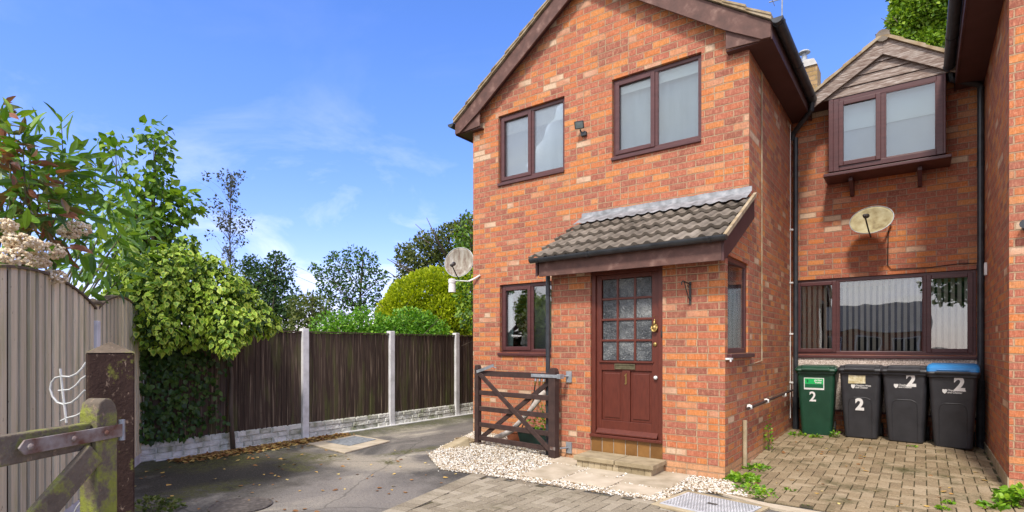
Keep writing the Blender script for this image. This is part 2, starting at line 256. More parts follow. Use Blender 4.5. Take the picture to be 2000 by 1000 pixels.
def gable_boards():
    m, t, p, o = new_mat('flaking_weathered_boards')
    a = noise(t, pos(t, (2.2, 2.2, 20)), 3.0, 6, 0.7); b = noise(t, pos(t, (6, 6, 30)), 2.0, 4, 0.7)
    c = ramp(t, a, [(0.25, (0.09, 0.050, 0.036)), (0.42, (0.18, 0.125, 0.10)), (0.55, (0.30, 0.245, 0.21)), (0.70, (0.54, 0.49, 0.45))])
    c = mixc(t, mth(t, 'MULTIPLY', mth(t, 'SUBTRACT', b, 0.62, clamp=True), 6.0, clamp=True), c, (0.60, 0.54, 0.48))
    t.links.new(c, p.inputs['Base Color']); p.inputs['Roughness'].default_value = 0.85; bump(t, p, b, 0.6, 0.006); return m
M['gable_boards'] = gable_boards()

def glass_mat(name, tint=(0.80, 0.86, 0.88), refl=1.0, wav=0.02):
    m, t, p, o = new_mat(name); t.nodes.remove(p)
    fr = N(t, 'ShaderNodeFresnel'); fr.inputs[0].default_value = 1.6
    gl = N(t, 'ShaderNodeBsdfGlossy'); gl.inputs['Roughness'].default_value = 0.0; gl.inputs['Color'].default_value = (1, 1, 1, 1)
    tr = N(t, 'ShaderNodeBsdfTransparent'); tr.inputs[0].default_value = (*tint, 1)
    b = N(t, 'ShaderNodeBump'); b.inputs['Strength'].default_value = wav; b.inputs['Distance'].default_value = 0.05
    t.links.new(noise(t, pos(t), 2.5, 1), b.inputs['Height']); t.links.new(b.outputs[0], gl.inputs['Normal'])
    mx = N(t, 'ShaderNodeMixShader'); f = mth(t, 'MULTIPLY_ADD', fr.outputs[0], 1.5 * refl, 0.10 * refl, clamp=True)
    t.links.new(f, mx.inputs[0]); t.links.new(tr.outputs[0], mx.inputs[1]); t.links.new(gl.outputs[0], mx.inputs[2]); t.links.new(mx.outputs[0], o.inputs[0])
    return m
M['glass'] = glass_mat('window_glass', refl=.55)
M['glass_bright'] = glass_mat('window_glass_clear', (0.88, 0.90, 0.90), .62)
def obscure():
    m, t, p, o = new_mat('obscured_door_glass')
    v = N(t, 'ShaderNodeTexVoronoi', feature='SMOOTH_F1'); v.inputs['Scale'].default_value = 22
    nz = N(t, 'ShaderNodeTexNoise'); nz.inputs['Scale'].default_value = 11; nz.inputs['Distortion'].default_value = 2.5; t.links.new(pos(t), nz.inputs[0])
    t.links.new(mixc(t, 0.08, pos(t), nz.outputs[1]), v.inputs['Vector'])
    big = noise(t, pos(t, (1, 1, 1)), 3.2, 3); fine = noise(t, pos(t), 38, 3, .6, 2.0)
    c = ramp(t, mth(t, 'ADD', mth(t, 'MULTIPLY', big, .55), mth(t, 'MULTIPLY', fine, .45)), [(0.36, (0.022, 0.026, 0.032)), (0.52, (0.11, 0.12, 0.125)), (0.64, (0.30, 0.31, 0.30))])
    t.links.new(c, p.inputs['Base Color']); p.inputs['Roughness'].default_value = 0.15
    bump(t, p, mth(t, 'ADD', v.outputs[0], fine), 0.9, 0.012); return m
M['obscure'] = obscure()

def leaf_mat(name, stops, edge=None, trans=0.28, rough=0.45, spec=.4):
    """colour differs from leaf to leaf; 'v' colour attribute runs 0 at the leaf's centre to 1 at its rim"""
    m, t, p, o = new_mat(name)
    big = noise(t, pos(t), 1.7, 3)
    f = mth(t, 'ADD', mth(t, 'MULTIPLY', island(t), .75), mth(t, 'MULTIPLY', big, .25))
    c = ramp(t, f, stops)
    if edge:
        at = N(t, 'ShaderNodeAttribute'); at.attribute_name = 'v'
        k = N(t, 'ShaderNodeMapRange'); k.inputs[1].default_value = 0.35; k.inputs[2].default_value = 0.75; t.links.new(at.outputs['Fac'], k.inputs[0])
        wn = N(t, 'ShaderNodeTexWhiteNoise', noise_dimensions='1D'); t.links.new(island(t), wn.inputs['W'])
        c = mixc(t, mth(t, 'MULTIPLY', k.outputs[0], mth(t, 'MULTIPLY_ADD', wn.outputs[0], .7, .3)), c, edge)
    t.links.new(c, p.inputs['Base Color']); p.inputs['Roughness'].default_value = rough; p.inputs['Specular IOR Level'].default_value = spec
    tl = N(t, 'ShaderNodeBsdfTranslucent'); mx = N(t, 'ShaderNodeMixShader'); mx.inputs[0].default_value = trans
    t.links.new(mixc(t, 1.0, c, (1.3, 1.35, 0.6), 'MULTIPLY'), tl.inputs[0])
    t.links.new(p.outputs[0], mx.inputs[1]); t.links.new(tl.outputs[0], mx.inputs[2]); t.links.new(mx.outputs[0], o.inputs[0])
    return m
M['lf_ivy'] = leaf_mat('variegated_ivy_leaf', [(0.1, (0.06, 0.17, 0.012)), (0.5, (0.15, 0.32, 0.02)), (0.85, (0.32, 0.48, 0.035)), (0.97, (0.62, 0.62, 0.10))], edge=(0.52, 0.60, 0.09))
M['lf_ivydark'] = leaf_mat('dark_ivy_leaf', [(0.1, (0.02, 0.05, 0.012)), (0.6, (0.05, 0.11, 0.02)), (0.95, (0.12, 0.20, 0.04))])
M['lf_long'] = leaf_mat('long_green_leaf', [(0.1, (0.04, 0.10, 0.014)), (0.45, (0.085, 0.19, 0.018)), (0.75, (0.16, 0.29, 0.025)), (0.95, (0.32, 0.42, 0.04))], rough=.35)
M['lf_red'] = leaf_mat('bronze_red_leaf', [(0.1, (0.06, 0.10, 0.02)), (0.4, (0.13, 0.13, 0.03)), (0.65, (0.24, 0.085, 0.05)), (0.95, (0.34, 0.13, 0.07))], rough=.35)
M['lf_heart'] = leaf_mat('mid_green_leaf', [(0.1, (0.04, 0.10, 0.01)), (0.5, (0.11, 0.23, 0.015)), (0.9, (0.28, 0.40, 0.03))])
M['lf_dark'] = leaf_mat('dark_green_leaf', [(0.1, (0.022, 0.055, 0.020)), (0.5, (0.045, 0.10, 0.030)), (0.9, (0.10, 0.17, 0.045))])
M['lf_sparse'] = leaf_mat('dull_brown_green_leaf', [(0.1, (0.035, 0.04, 0.03)), (0.5, (0.06, 0.075, 0.045)), (0.9, (0.11, 0.11, 0.07))])
M['lf_open'] = leaf_mat('fresh_dark_leaf', [(0.1, (0.028, 0.07, 0.016)), (0.5, (0.055, 0.13, 0.026)), (0.9, (0.12, 0.22, 0.045))])
M['lf_hedge'] = leaf_mat('bright_hedge_leaf', [(0.1, (0.06, 0.17, 0.012)), (0.5, (0.12, 0.30, 0.02)), (0.9, (0.24, 0.42, 0.04))])
M['lf_gold'] = leaf_mat('golden_conifer_spray', [(0.1, (0.10, 0.17, 0.008)), (0.5, (0.22, 0.32, 0.012)), (0.9, (0.40, 0.48, 0.02))], edge=(0.58, 0.62, 0.03))
M['lf_olive'] = leaf_mat('olive_leaf', [(0.1, (0.045, 0.07, 0.018)), (0.5, (0.095, 0.13, 0.028)), (0.9, (0.20, 0.22, 0.06))])
M['lf_sun'] = leaf_mat('sunlit_tree_leaf', [(0.1, (0.08, 0.17, 0.012)), (0.5, (0.17, 0.30, 0.02)), (0.9, (0.32, 0.44, 0.04))])  # yellow-green leaf colour, varied from leaf to leaf
M['lf_weed'] = leaf_mat('weed_leaf', [(0.1, (0.07, 0.18, 0.012)), (0.5, (0.16, 0.34, 0.02)), (0.9, (0.30, 0.46, 0.03))])

def tarmac():
    m, t, p, o = new_mat('worn_tarmac')
    g = pos(t); s = N(t, 'ShaderNodeSeparateXYZ'); t.links.new(g, s.inputs[0])
    wv = noise(t, g, 1.3, 4, .6)
    fine = noise(t, g, 130, 2, .7); grit = N(t, 'ShaderNodeTexVoronoi'); grit.inputs['Scale'].default_value = 120; t.links.new(g, grit.inputs['Vector'])
    big = noise(t, pos(t, (1, .75, 1)), 0.9, 6, .62, .8)
    c = ramp(t, big, [(0.32, (0.045, 0.041, 0.037)), (0.44, (0.105, 0.097, 0.087)), (0.54, (0.19, 0.172, 0.150)), (0.66, (0.40, 0.36, 0.29))])
    def blob(x, y, rx, ry, ang=0):
        ca, sa = math.cos(ang), math.sin(ang)
        dx = mth(t, 'SUBTRACT', s.outputs[0], x); dy = mth(t, 'SUBTRACT', s.outputs[1], y)
        a = mth(t, 'DIVIDE', mth(t, 'ADD', mth(t, 'MULTIPLY', dx, ca), mth(t, 'MULTIPLY', dy, sa)), rx)
        b = mth(t, 'DIVIDE', mth(t, 'SUBTRACT', mth(t, 'MULTIPLY', dy, ca), mth(t, 'MULTIPLY', dx, sa)), ry)
        d = mth(t, 'SQRT', mth(t, 'ADD', mth(t, 'MULTIPLY', a, a), mth(t, 'MULTIPLY', b, b)))
        d = mth(t, 'ADD', d, mth(t, 'MULTIPLY', mth(t, 'SUBTRACT', noise(t, g, 3.0, 5, .65), 0.5), 1.5))
        r = N(t, 'ShaderNodeMapRange'); r.inputs[1].default_value = 1.15; r.inputs[2].default_value = 0.55; t.links.new(d, r.inputs[0]); return r.outputs[0]
    c = mixc(t, mth(t, 'MULTIPLY', blob(-5.6, 4.35, 1.15, 0.42, .25), .95), c, (0.33, 0.29, 0.23))
    c = mixc(t, mth(t, 'MULTIPLY', blob(-4.4, 3.4, 1.1, 0.85), .75), c, (0.21, 0.19, 0.175))
    c = mixc(t, mth(t, 'MULTIPLY', blob(-5.0, 5.1, 0.30, 0.34), .75), c, (0.055, 0.052, 0.058))
    c = mixc(t, mth(t, 'MULTIPLY', blob(-6.4, 3.0, 1.25, 1.3), .95), c, (0.030, 0.026, 0.019))  # dark patch: ivy bush shade and wet ground painted into the colour
    c = mixc(t, mth(t, 'MULTIPLY', blob(-6.1, 7.4, .7, 1.3), .6), c, (0.17, 0.15, 0.13))
    moss = noise(t, g, 14, 5, .75)
    mk = mth(t, 'MULTIPLY', mth(t, 'SUBTRACT', moss, .40, clamp=True), 7, clamp=True)
    # moss strip below the fence, a few mossy patches
    r = N(t, 'ShaderNodeMapRange'); r.inputs[1].default_value = -6.75; r.inputs[2].default_value = -7.35; t.links.new(mth(t, 'ADD', s.outputs[0], mth(t, 'MULTIPLY', mth(t, 'SUBTRACT', wv, .5), 1.1)), r.inputs[0])
    c = mixc(t, mth(t, 'MULTIPLY', mth(t, 'MULTIPLY', r.outputs[0], mk), .85), c, (0.075, 0.085, 0.018))
    for q in ((-5.55, 5.25, .16, .62, -.15), (-5.25, 4.55, .22, .12, 0), (-5.9, 3.7, .35, .16, 0), (-6.9, 3.3, .5, .6, 0), (-5.7, 2.6, .3, .5, 0), (-6.3, 4.1, .5, .35, .4), (-4.9, 5.35, .25, .3, 0)):
        c = mixc(t, mth(t, 'MULTIPLY', mth(t, 'MULTIPLY', blob(*q), mk), .9), c, (0.085, 0.085, 0.018))
    mid = noise(t, g, 42, 4, .75); c = mixc(t, mth(t, 'MULTIPLY', mth(t, 'SUBTRACT', mid, .54, clamp=True), 1.5, clamp=True), c, (0.38, 0.34, 0.29))
    c = mixc(t, mth(t, 'MULTIPLY', mth(t, 'SUBTRACT', .48, mid, clamp=True), 3.2, clamp=True), c, (0.030, 0.027, 0.025))
    ck = N(t, 'ShaderNodeTexVoronoi', feature='DISTANCE_TO_EDGE'); ck.inputs['Scale'].default_value = .62
    nv = N(t, 'ShaderNodeTexNoise'); nv.inputs['Scale'].default_value = 2.4; nv.inputs['Detail'].default_value = 6; t.links.new(g, nv.inputs[0]); t.links.new(mixc(t, .22, g, nv.outputs[1]), ck.inputs['Vector'])
    ckm = N(t, 'ShaderNodeMapRange'); ckm.inputs[1].default_value = .008; ckm.inputs[2].default_value = .002; t.links.new(ck.outputs['Distance'], ckm.inputs[0])
    c = mixc(t, mth(t, 'MULTIPLY', ckm.outputs[0], .4), c, (0.022, 0.022, 0.014))
    c = mixc(t, mth(t, 'MULTIPLY', mth(t, 'SUBTRACT', fine, .50, clamp=True), .8, clamp=True), c, (0.36, 0.33, 0.30))
    c = mixc(t, mth(t, 'MULTIPLY', mth(t, 'SUBTRACT', noise(t, g, 95, 2, .7), .52, clamp=True), 2.0, clamp=True), c, (0.02, 0.02, 0.02))
    t.links.new(c, p.inputs['Base Color']); p.inputs['Roughness'].default_value = 0.9; p.inputs['Specular IOR Level'].default_value = .3
    bump(t, p, mth(t, 'ADD', mth(t, 'MULTIPLY', fine, 1), grit.outputs[0]), .6, .006); return m
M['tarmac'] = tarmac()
def block_mat(name, a, b, c_, mossk):
    m, t, p, o = new_mat(name); g = pos(t)
    col = ramp(t, mth(t, 'ADD', mth(t, 'MULTIPLY', island(t), .55), mth(t, 'MULTIPLY', noise(t, g, 1.6, 4), .45)), [(0.15, a), (0.5, b), (0.85, c_)])
    sp = noise(t, g, 70, 3, .7); col = mixc(t, mth(t, 'MULTIPLY', mth(t, 'SUBTRACT', sp, .5, clamp=True), 2.2, clamp=True), col, tuple(x * 1.5 for x in c_))
    col = mixc(t, mth(t, 'MULTIPLY', mth(t, 'SUBTRACT', noise(t, g, 55, 3, .7), .55, clamp=True), 2.5, clamp=True), col, tuple(x * .35 for x in a))
    st = noise(t, g, 2.1, 6, .72); col = mixc(t, mth(t, 'MULTIPLY', mth(t, 'SUBTRACT', st, .52, clamp=True), 5.0 * mossk, clamp=True), col, (0.085, 0.075, 0.035))
    t.links.new(col, p.inputs['Base Color']); p.inputs['Roughness'].default_value = .93; p.inputs['Specular IOR Level'].default_value = .25
    bump(t, p, sp, .5, .004); return m
M['block_front'] = block_mat('buff_block_paving', (0.175, 0.145, 0.105), (0.26, 0.222, 0.165), (0.35, 0.305, 0.235), .7)
M['block_drive'] = block_mat('mossy_block_paving', (0.17, 0.125, 0.075), (0.25, 0.19, 0.115), (0.34, 0.27, 0.18), 1.2)
M['joint'] = simple('mossy_joint_sand', [(0.3, (0.035, 0.028, 0.016)), (0.6, (0.075, 0.065, 0.03)), (0.8, (0.10, 0.12, 0.03))], 9, rough=1, bs=0.4, space='geo')
M['cover_plate'] = simple('galvanised_cover', [(0.3, (0.45, 0.47, 0.50)), (0.7, (0.66, 0.69, 0.72))], 7, rough=.55, metal=.25, bs=.1)
M['iron_lid'] = simple('rusty_cast_iron', [(0.3, (0.04, 0.034, 0.03)), (0.55, (0.085, 0.072, 0.065)), (0.75, (0.15, 0.13, 0.12))], 26, rough=.85, bs=.6, bscale=50)
M['dark_hole'] = simple('dark_recess', [(0.3, (0.05, 0.045, 0.04)), (0.7, (0.09, 0.08, 0.07))], 12, rough=.9, bs=0)
M['drain_plate'] = simple('worn_steel_cover', [(0.3, (0.14, 0.15, 0.16)), (0.55, (0.24, 0.26, 0.28)), (0.75, (0.42, 0.44, 0.45))], 26, rough=.7, metal=.2, bs=.6, bscale=50)
M['cream_wall'] = simple('cream_render_wall', [(0.3, (0.55, 0.52, 0.46)), (0.7, (0.66, 0.63, 0.57))], 2, rough=.95, bs=.1)
M['far_roof'] = simple('grey_slate', [(0.3, (0.10, 0.10, 0.11)), (0.7, (0.17, 0.17, 0.19))], 3, rough=.9, bs=.2)
M['van'] = simple('white_vehicle_paint', [(0.3, (0.72, 0.74, 0.76)), (0.7, (0.78, 0.80, 0.82))], 2, rough=.25, bs=0)
M['black_gloss'] = simple('dark_tinted_glass', [(0.3, (0.012, 0.014, 0.016)), (0.7, (0.02, 0.022, 0.025))], 2, rough=.08, bs=0)
M['lens'] = simple('lamp_lens', [(0.3, (0.16, 0.20, 0.20)), (0.7, (0.26, 0.31, 0.31))], 12, rough=.2, bs=0)
M['wood_white'] = simple('bleached_driftwood', [(0.3, (0.36, 0.31, 0.27)), (0.7, (0.62, 0.58, 0.54))], 14, rough=.9, bs=.3)

# ------------------------------------------------------------ mesh building
COL = S.collection
ORG = {}
def org(o): return ORG.get(o.name, Vector((0, 0, 0))) if o else Vector((0, 0, 0))
def props(o, label=None, cat=None, group=None, kind=None):
    if label: o['label'] = label
    if cat: o['category'] = cat
    if group: o['group'] = group
    if kind: o['kind'] = kind
    return o
def thing(name, label, cat, loc=(0, 0, 0), group=None):
    o = bpy.data.objects.new(name, None); COL.objects.link(o); o.location = loc; o.empty_display_size = .2
    ORG[o.name] = Vector(loc); return props(o, label, cat, group)
class MB:
    def __init__(s): s.v = []; s.f = []
    def add(s, vs, fs):
        b = len(s.v); s.v += [tuple(v) for v in vs]; s.f += [tuple(b + i for i in f) for f in fs]; return s
    def box(s, x0, x1, y0, y1, z0, z1):
        return s.add([(x0, y0, z0), (x1, y0, z0), (x1, y1, z0), (x0, y1, z0), (x0, y0, z1), (x1, y0, z1), (x1, y1, z1), (x0, y1, z1)],
                     [(0, 3, 2, 1), (4, 5, 6, 7), (0, 1, 5, 4), (1, 2, 6, 5), (2, 3, 7, 6), (3, 0, 4, 7)])
    def lbox(s, fr, u0, u1, n0, n1, z0, z1):
        O, U, Nn = fr; O = Vector(O); U = Vector(U); Nn = Vector(Nn); Z = Vector((0, 0, 1))
        pts = [O + U * u + Nn * n + Z * z for z in (z0, z1) for (u, n) in ((u0, n0), (u1, n0), (u1, n1), (u0, n1))]
        fs = [(0, 3, 2, 1), (4, 5, 6, 7), (0, 1, 5, 4), (1, 2, 6, 5), (2, 3, 7, 6), (3, 0, 4, 7)]
        if U.cross(Nn).z < 0: fs = [f[::-1] for f in fs]
        return s.add(pts, fs)
    def bar(s, p, q, w, h, up=(0, 0, 1)):
        """rectangular bar from p to q, w across, h along 'up'"""
        p = Vector(p); q = Vector(q); d = (q - p).normalized(); up = Vector(up); a = d.cross(up).normalized(); b = a.cross(d)
        a *= w / 2; b *= h / 2
        pts = [c + i * a + j * b for c in (p, q) for (i, j) in ((-1, -1), (1, -1), (1, 1), (-1, 1))]
        return s.add(pts, [(0, 3, 2, 1)[::-1], (4, 5, 6, 7)[::-1], (0, 1, 5, 4)[::-1], (1, 2, 6, 5)[::-1], (2, 3, 7, 6)[::-1], (3, 0, 4, 7)[::-1]])
    def prism(s, poly, ext):
        n = len(poly); e = Vector(ext); a = [Vector(p) for p in poly]
        s.add(a + [p + e for p in a], [tuple(range(n)), tuple(range(2 * n - 1, n - 1, -1))] + [(i, i + n, (i + 1) % n + n, (i + 1) % n) for i in range(n)]); return s
    def loft(s, rings, cap=True, closed=True):
        n = len(rings[0]); vs = [p for r in rings for p in r]; fs = []
        for k in range(len(rings) - 1):
            for i in range(n if closed else n - 1):
                j = (i + 1) % n; fs.append((k * n + i, k * n + j, (k + 1) * n + j, (k + 1) * n + i))
        if cap: fs += [tuple(range(n - 1, -1, -1)), tuple(range((len(rings) - 1) * n, len(rings) * n))]
        return s.add(vs, fs)
    def tube(s, pts, r, n=8, cap=True):
        pts = [Vector(p) for p in pts]; m = len(pts); rs = r if isinstance(r, (list, tuple)) else [r] * m; rings = []
        ref = None
        for i, p in enumerate(pts):
            d = (pts[min(i + 1, m - 1)] - pts[max(i - 1, 0)]).normalized()
            if ref is None: ref = Vector((0, 0, 1)) if abs(d.z) < .9 else Vector((1, 0, 0))
            a = d.cross(ref).normalized(); b = d.cross(a).normalized(); ref = -b if False else a.cross(d)
            rings.append([p + (a * math.cos(2 * math.pi * k / n) + b * math.sin(2 * math.pi * k / n)) * rs[i] for k in range(n)])
        return s.loft(rings, cap)
    def lathe(s, c, prof, n=20, axis='z'):
        c = Vector(c); rings = []
        for (r, h) in prof:
            ring = []
            for k in range(n):
                a = 2 * math.pi * k / n; x, y = r * math.cos(a), r * math.sin(a)
                ring.append(c + (Vector((x, y, h)) if axis == 'z' else Vector((x, -h, y)) if axis == '-y' else Vector((h, x, y))))
            rings.append(ring)
        return s.loft(rings)
    def build(s, name, mat, parent=None, bevel=0, smooth=False, label=None, cat=None, group=None, kind=None, fix=True):
        me = bpy.data.meshes.new(name); o_ = org(parent)
        ORGv = o_
        me.from_pydata([(v[0] - ORGv.x, v[1] - ORGv.y, v[2] - ORGv.z) for v in s.v], [], s.f); me.update()
        if fix:
            import bmesh
            b = bmesh.new(); b.from_mesh(me); bmesh.ops.recalc_face_normals(b, faces=b.faces); b.to_mesh(me); b.free()
        o = bpy.data.objects.new(name, me); COL.objects.link(o); me.materials.append(mat if not isinstance(mat, str) else M[mat])
        if parent: o.parent = parent; ORG[o.name] = ORGv
        if bevel:
            md = o.modifiers.new('bevel', 'BEVEL'); md.width = bevel; md.segments = 2; md.limit_method = 'ANGLE'; md.angle_limit = R(35)
        if smooth:
            me.polygons.foreach_set('use_smooth', [True] * len(me.polygons))
        return props(o, label, cat, group, kind)

def text_mesh(name, txt, size, mat, parent, mtx, extrude=.002, offset=0.0, align='CENTER', label=None, shear=0):
    cu = bpy.data.curves.new(name, 'FONT'); cu.body = txt; cu.size = size; cu.extrude = extrude; cu.offset = offset; cu.align_x = align; cu.align_y = 'CENTER'; cu.shear = shear
    cu.space_line = .85
    tmp = bpy.data.objects.new(name, cu); COL.objects.link(tmp); dg = bpy.context.evaluated_depsgraph_get()
    me = bpy.data.meshes.new_from_object(tmp.evaluated_get(dg)); bpy.data.objects.remove(tmp); bpy.data.curves.remove(cu)
    o_ = org(parent); me.transform(Matrix.Translation(-o_) @ mtx); me.materials.clear(); me.materials.append(M[mat]); me.name = name
    o = bpy.data.objects.new(name, me); COL.objects.link(o)
    if parent: o.parent = parent; ORG[o.name] = o_
    return props(o, label)
def face_mtx(O, U, Nn):        # text plane: x along U, y up, z along normal
    U = Vector(U).normalized(); Z = Vector((0, 0, 1)); Nn = Vector(Nn).normalized()
    m = Matrix(((U.x, Z.x, Nn.x, O[0]), (U.y, Z.y, Nn.y, O[1]), (U.z, Z.z, Nn.z, O[2]), (0, 0, 0, 1))); return m

def np_mesh(name, V, F, mat, parent=None, vcol=None, smooth=False, label=None, cat=None, group=None, kind=None):
    """V (n,3), F (m,k) arrays"""
    o_ = org(parent); V = np.asarray(V, dtype=np.float32) - np.array([o_.x, o_.y, o_.z], dtype=np.float32)
    me = bpy.data.meshes.new(name); k = F.shape[1]
    me.vertices.add(len(V)); me.vertices.foreach_set('co', V.ravel())
    me.loops.add(F.size); me.loops.foreach_set('vertex_index', F.ravel().astype(np.int32))
    me.polygons.add(len(F)); me.polygons.foreach_set('loop_start', np.arange(0, F.size, k, dtype=np.int32))
    me.update(calc_edges=True)
    if vcol is not None:
        a = me.attributes.new('v', 'FLOAT', 'POINT'); a.data.foreach_set('value', np.asarray(vcol, dtype=np.float32))
    me.polygons.foreach_set('use_smooth', [smooth] * len(F))
    me.materials.append(M[mat]); o = bpy.data.objects.new(name, me); COL.objects.link(o)
    if parent: o.parent = parent; ORG[o.name] = o_
    return props(o, label, cat, group, kind)

# leaf templates: (x along, y across, z up), triangles, rim value
def T_long():
    v = [(0, 0, 0), (.22, .10, .02), (.55, .15, .0), (.85, .07, -.08), (1, 0, -.16), (.85, -.07, -.08), (.55, -.15, .0), (.22, -.10, .02), (.3, 0, -.02), (.65, 0, -.06)]
    f = [(0, 8, 1), (0, 7, 8), (1, 8, 9), (1, 9, 2), (2, 9, 3), (3, 9, 4), (7, 9, 8), (7, 6, 9), (6, 5, 9), (5, 4, 9)]
    return np.array(v), np.array(f), np.array([1, 1, 1, 1, 1, 1, 1, 1, 0, 0.])
def T_heart():
    v = [(0, 0, .0), (.05, .34, .03), (.42, .42, .0), (.78, .20, -.06), (1.05, 0, -.16), (.78, -.20, -.06), (.42, -.42, .0), (.05, -.34, .03), (.45, 0, -.07)]
    f = [(8, i, (i + 1) % 8)[::-1] for i in range(8)]
    return np.array(v), np.array(f), np.array([.7, 1, 1, 1, 1, 1, 1, 1, 0.])
def T_small():
    v = [(0, 0, 0), (.45, .34, .05), (1, 0, -.08), (.45, -.34, .05)]
    return np.array(v), np.array([(0, 2, 1), (0, 3, 2)]), np.array([0, .6, 1, .6])
def T_spray():
    v = [(0, 0, 0), (.35, .28, 0), (.8, .22, .05), (1.1, .0, .1), (.8, -.22, .05), (.35, -.28, 0)]
    return np.array(v), np.array([(0, 2, 1), (0, 3, 2), (0, 4, 3), (0, 5, 4)]), np.array([0, .3, .8, 1, .8, .3])
def leaves(name, P, D, size, tmpl, mat, parent=None, spread=.6, droop=0.0, face=None, fk=.6, **k):
    """leaf at every P, pointing along D (jittered), blade normal leaning to 'face' (outward)"""
    P = np.asarray(P, float); n = len(P); tv, tf, tr = tmpl
    D = np.asarray(D, float) + rng.normal(0, spread, (n, 3)); D[:, 2] -= droop; D /= np.linalg.norm(D, axis=1)[:, None] + 1e-9
    Nn = (np.asarray(face, float) * fk if face is not None else 0) + rng.normal(0, .5, (n, 3)) + np.array([0, 0, .45])
    Bv = np.cross(Nn, D); Bv /= np.linalg.norm(Bv, axis=1)[:, None] + 1e-9; Nn = np.cross(D, Bv)
    sz = np.asarray(size) * rng.uniform(.5, 1.35, n) if np.isscalar(size) else np.asarray(size)
    V = P[:, None, :] + sz[:, None, None] * (tv[None, :, 0:1] * D[:, None, :] + tv[None, :, 1:2] * Bv[:, None, :] + tv[None, :, 2:3] * Nn[:, None, :])
    F = (tf[None] + (np.arange(n) * len(tv))[:, None, None]).reshape(-1, tf.shape[1])
    return np_mesh(name, V.reshape(-1, 3), F, mat, parent, vcol=np.tile(tr, n), **k)
def shell(c, r, n, inner=.55, zmin=None):
    d = rng.normal(0, 1, (n, 3)); d /= np.linalg.norm(d, axis=1)[:, None]
    q = rng.uniform(inner ** 3, 1, n) ** (1 / 3)
    p = np.array(c) + d * q[:, None] * np.array(r); 
    if zmin is not None: k = p[:, 2] > zmin; p = p[k]; d = d[k]
    return p, d
def clumps(cs, per, inner=.5, zmin=None):
    P, D = [], []
    for c, r in cs:
        r3 = (r, r, r) if np.isscalar(r) else r
        p, d = shell(c, r3, max(8, int(per * (r3[0] * r3[1] * r3[2]) ** (2 / 3))), inner, zmin); P.append(p); D.append(d)
    return np.concatenate(P), np.concatenate(D)
c_, s_ = math.cos(YAW), math.sin(YAW)
def at(px, py, w):             # real point at a distance of w metres along the view axis
    u = (px - 1000) / 1077; v = (677 - py) / 1077
    return Vector(((c_ * u - s_) * w, (s_ * u + c_) * w, CH + v * w))

# ------------------------------------------------------------ ground
def gz(x, y):                  # the drive rises gently towards the terrace
    k = min(max((y - 6.5) / 2.7, 0), 1); k = k * k * (3 - 2 * k)
    q = min(max((x - .25) / .43, 0), 1)
    return .10 * k * (1 - .55 * q)
g = MB(); g.add([(-400, -400, 0), (400, -400, 0), (400, 400, 0), (-400, 400, 0)], [(0, 1, 2, 3)])
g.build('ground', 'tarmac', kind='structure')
def lawn_like(name, x0, x1, y0, y1, z, mat): MB().add([(x0, y0, z), (x1, y0, z), (x1, y1, z), (x0, y1, z)], [(0, 1, 2, 3)]).build(name, mat, kind='structure')
M['soil'] = simple('garden_grass_soil', [(0.3, (0.05, 0.07, 0.02)), (0.7, (0.09, 0.12, 0.03))], 3, rough=1, bs=.3, space='geo')
lawn_like('garden_ground', -60, -7.78, 2.75, 60, .004, 'soil')

def inpoly(x, y, P):
    c = False; n = len(P); j = n - 1
    for i in range(n):
        if (P[i][1] > y) != (P[j][1] > y) and x < (P[j][0] - P[i][0]) * (y - P[i][1]) / (P[j][1] - P[i][1]) + P[i][0]: c = not c
        j = i
    return c
def blocks(name, poly, mat, zf, L=.2, gap=.004, holes=(), h=.012, kind='structure', jit=.0015):
    xs = [p[0] for p in poly]; ys = [p[1] for p in poly]; Wd = L / 2
    x0, x1, y0, y1 = min(xs) - .3, max(xs) + .3, min(ys) - .3, max(ys) + .3
    m = MB()
    for i in range(int((x1 - x0) / Wd) + 1):
        for j in range(int((y1 - y0) / Wd) + 1):
            k = (i - j) % 4
            if k == 0: a, b, w, l = x0 + i * Wd, y0 + j * Wd, L, Wd
            elif k == 3: a, b, w, l = x0 + i * Wd, y0 + j * Wd, Wd, L
            else: continue
            cx, cy = a + w / 2, b + l / 2
            if not inpoly(cx, cy, poly) or any(inpoly(cx, cy, q) for q in holes): continue
            a += gap; b += gap; w -= 2 * gap; l -= 2 * gap; t = .004; rz = random.uniform(-jit, jit); tx = random.uniform(-.008, .008); ty = random.uniform(-.008, .008)
            def Z(x, y, up): return zf(x, y) + up + rz + tx * (x - cx) + ty * (y - cy)
            lo = [(a, b), (a + w, b), (a + w, b + l), (a, b + l)]; hi = [(a + t, b + t), (a + w - t, b + t), (a + w - t, b + l - t), (a + t, b + l - t)]
            vs = [(x, y, Z(x, y, 0)) for x, y in lo] + [(x, y, Z(x, y, h - .003)) for x, y in lo] + [(x, y, Z(x, y, h)) for x, y in hi]
            m.add(vs, [(8, 9, 10, 11)] + [(q, (q + 1) % 4, (q + 1) % 4 + 4, q + 4) for q in range(4)] + [(q + 4, (q + 1) % 4 + 4, (q + 1) % 4 + 8, q + 8) for q in range(4)])
    return m.build(name, mat, kind=kind, fix=False)
# front paved area
FP = [(-3.84, 4.62), (-1.86, 4.80), (-1.86, 4.60), (-1.0, 4.56), (3.2, 4.4), (3.2, .6), (-3.0, .6)]
cov_poly = [(-1.88, 4.74), (-1.88, 5.36), (-1.06, 5.22), (-1.06, 4.6)]
MB().add([(x, y, .004) for x, y in FP], [tuple(range(len(FP)))[::-1]]).build('block_paving_bed', 'joint', kind='structure', fix=False)
blocks('block_paving', FP, 'block_front', lambda x, y: .002, holes=[cov_poly])
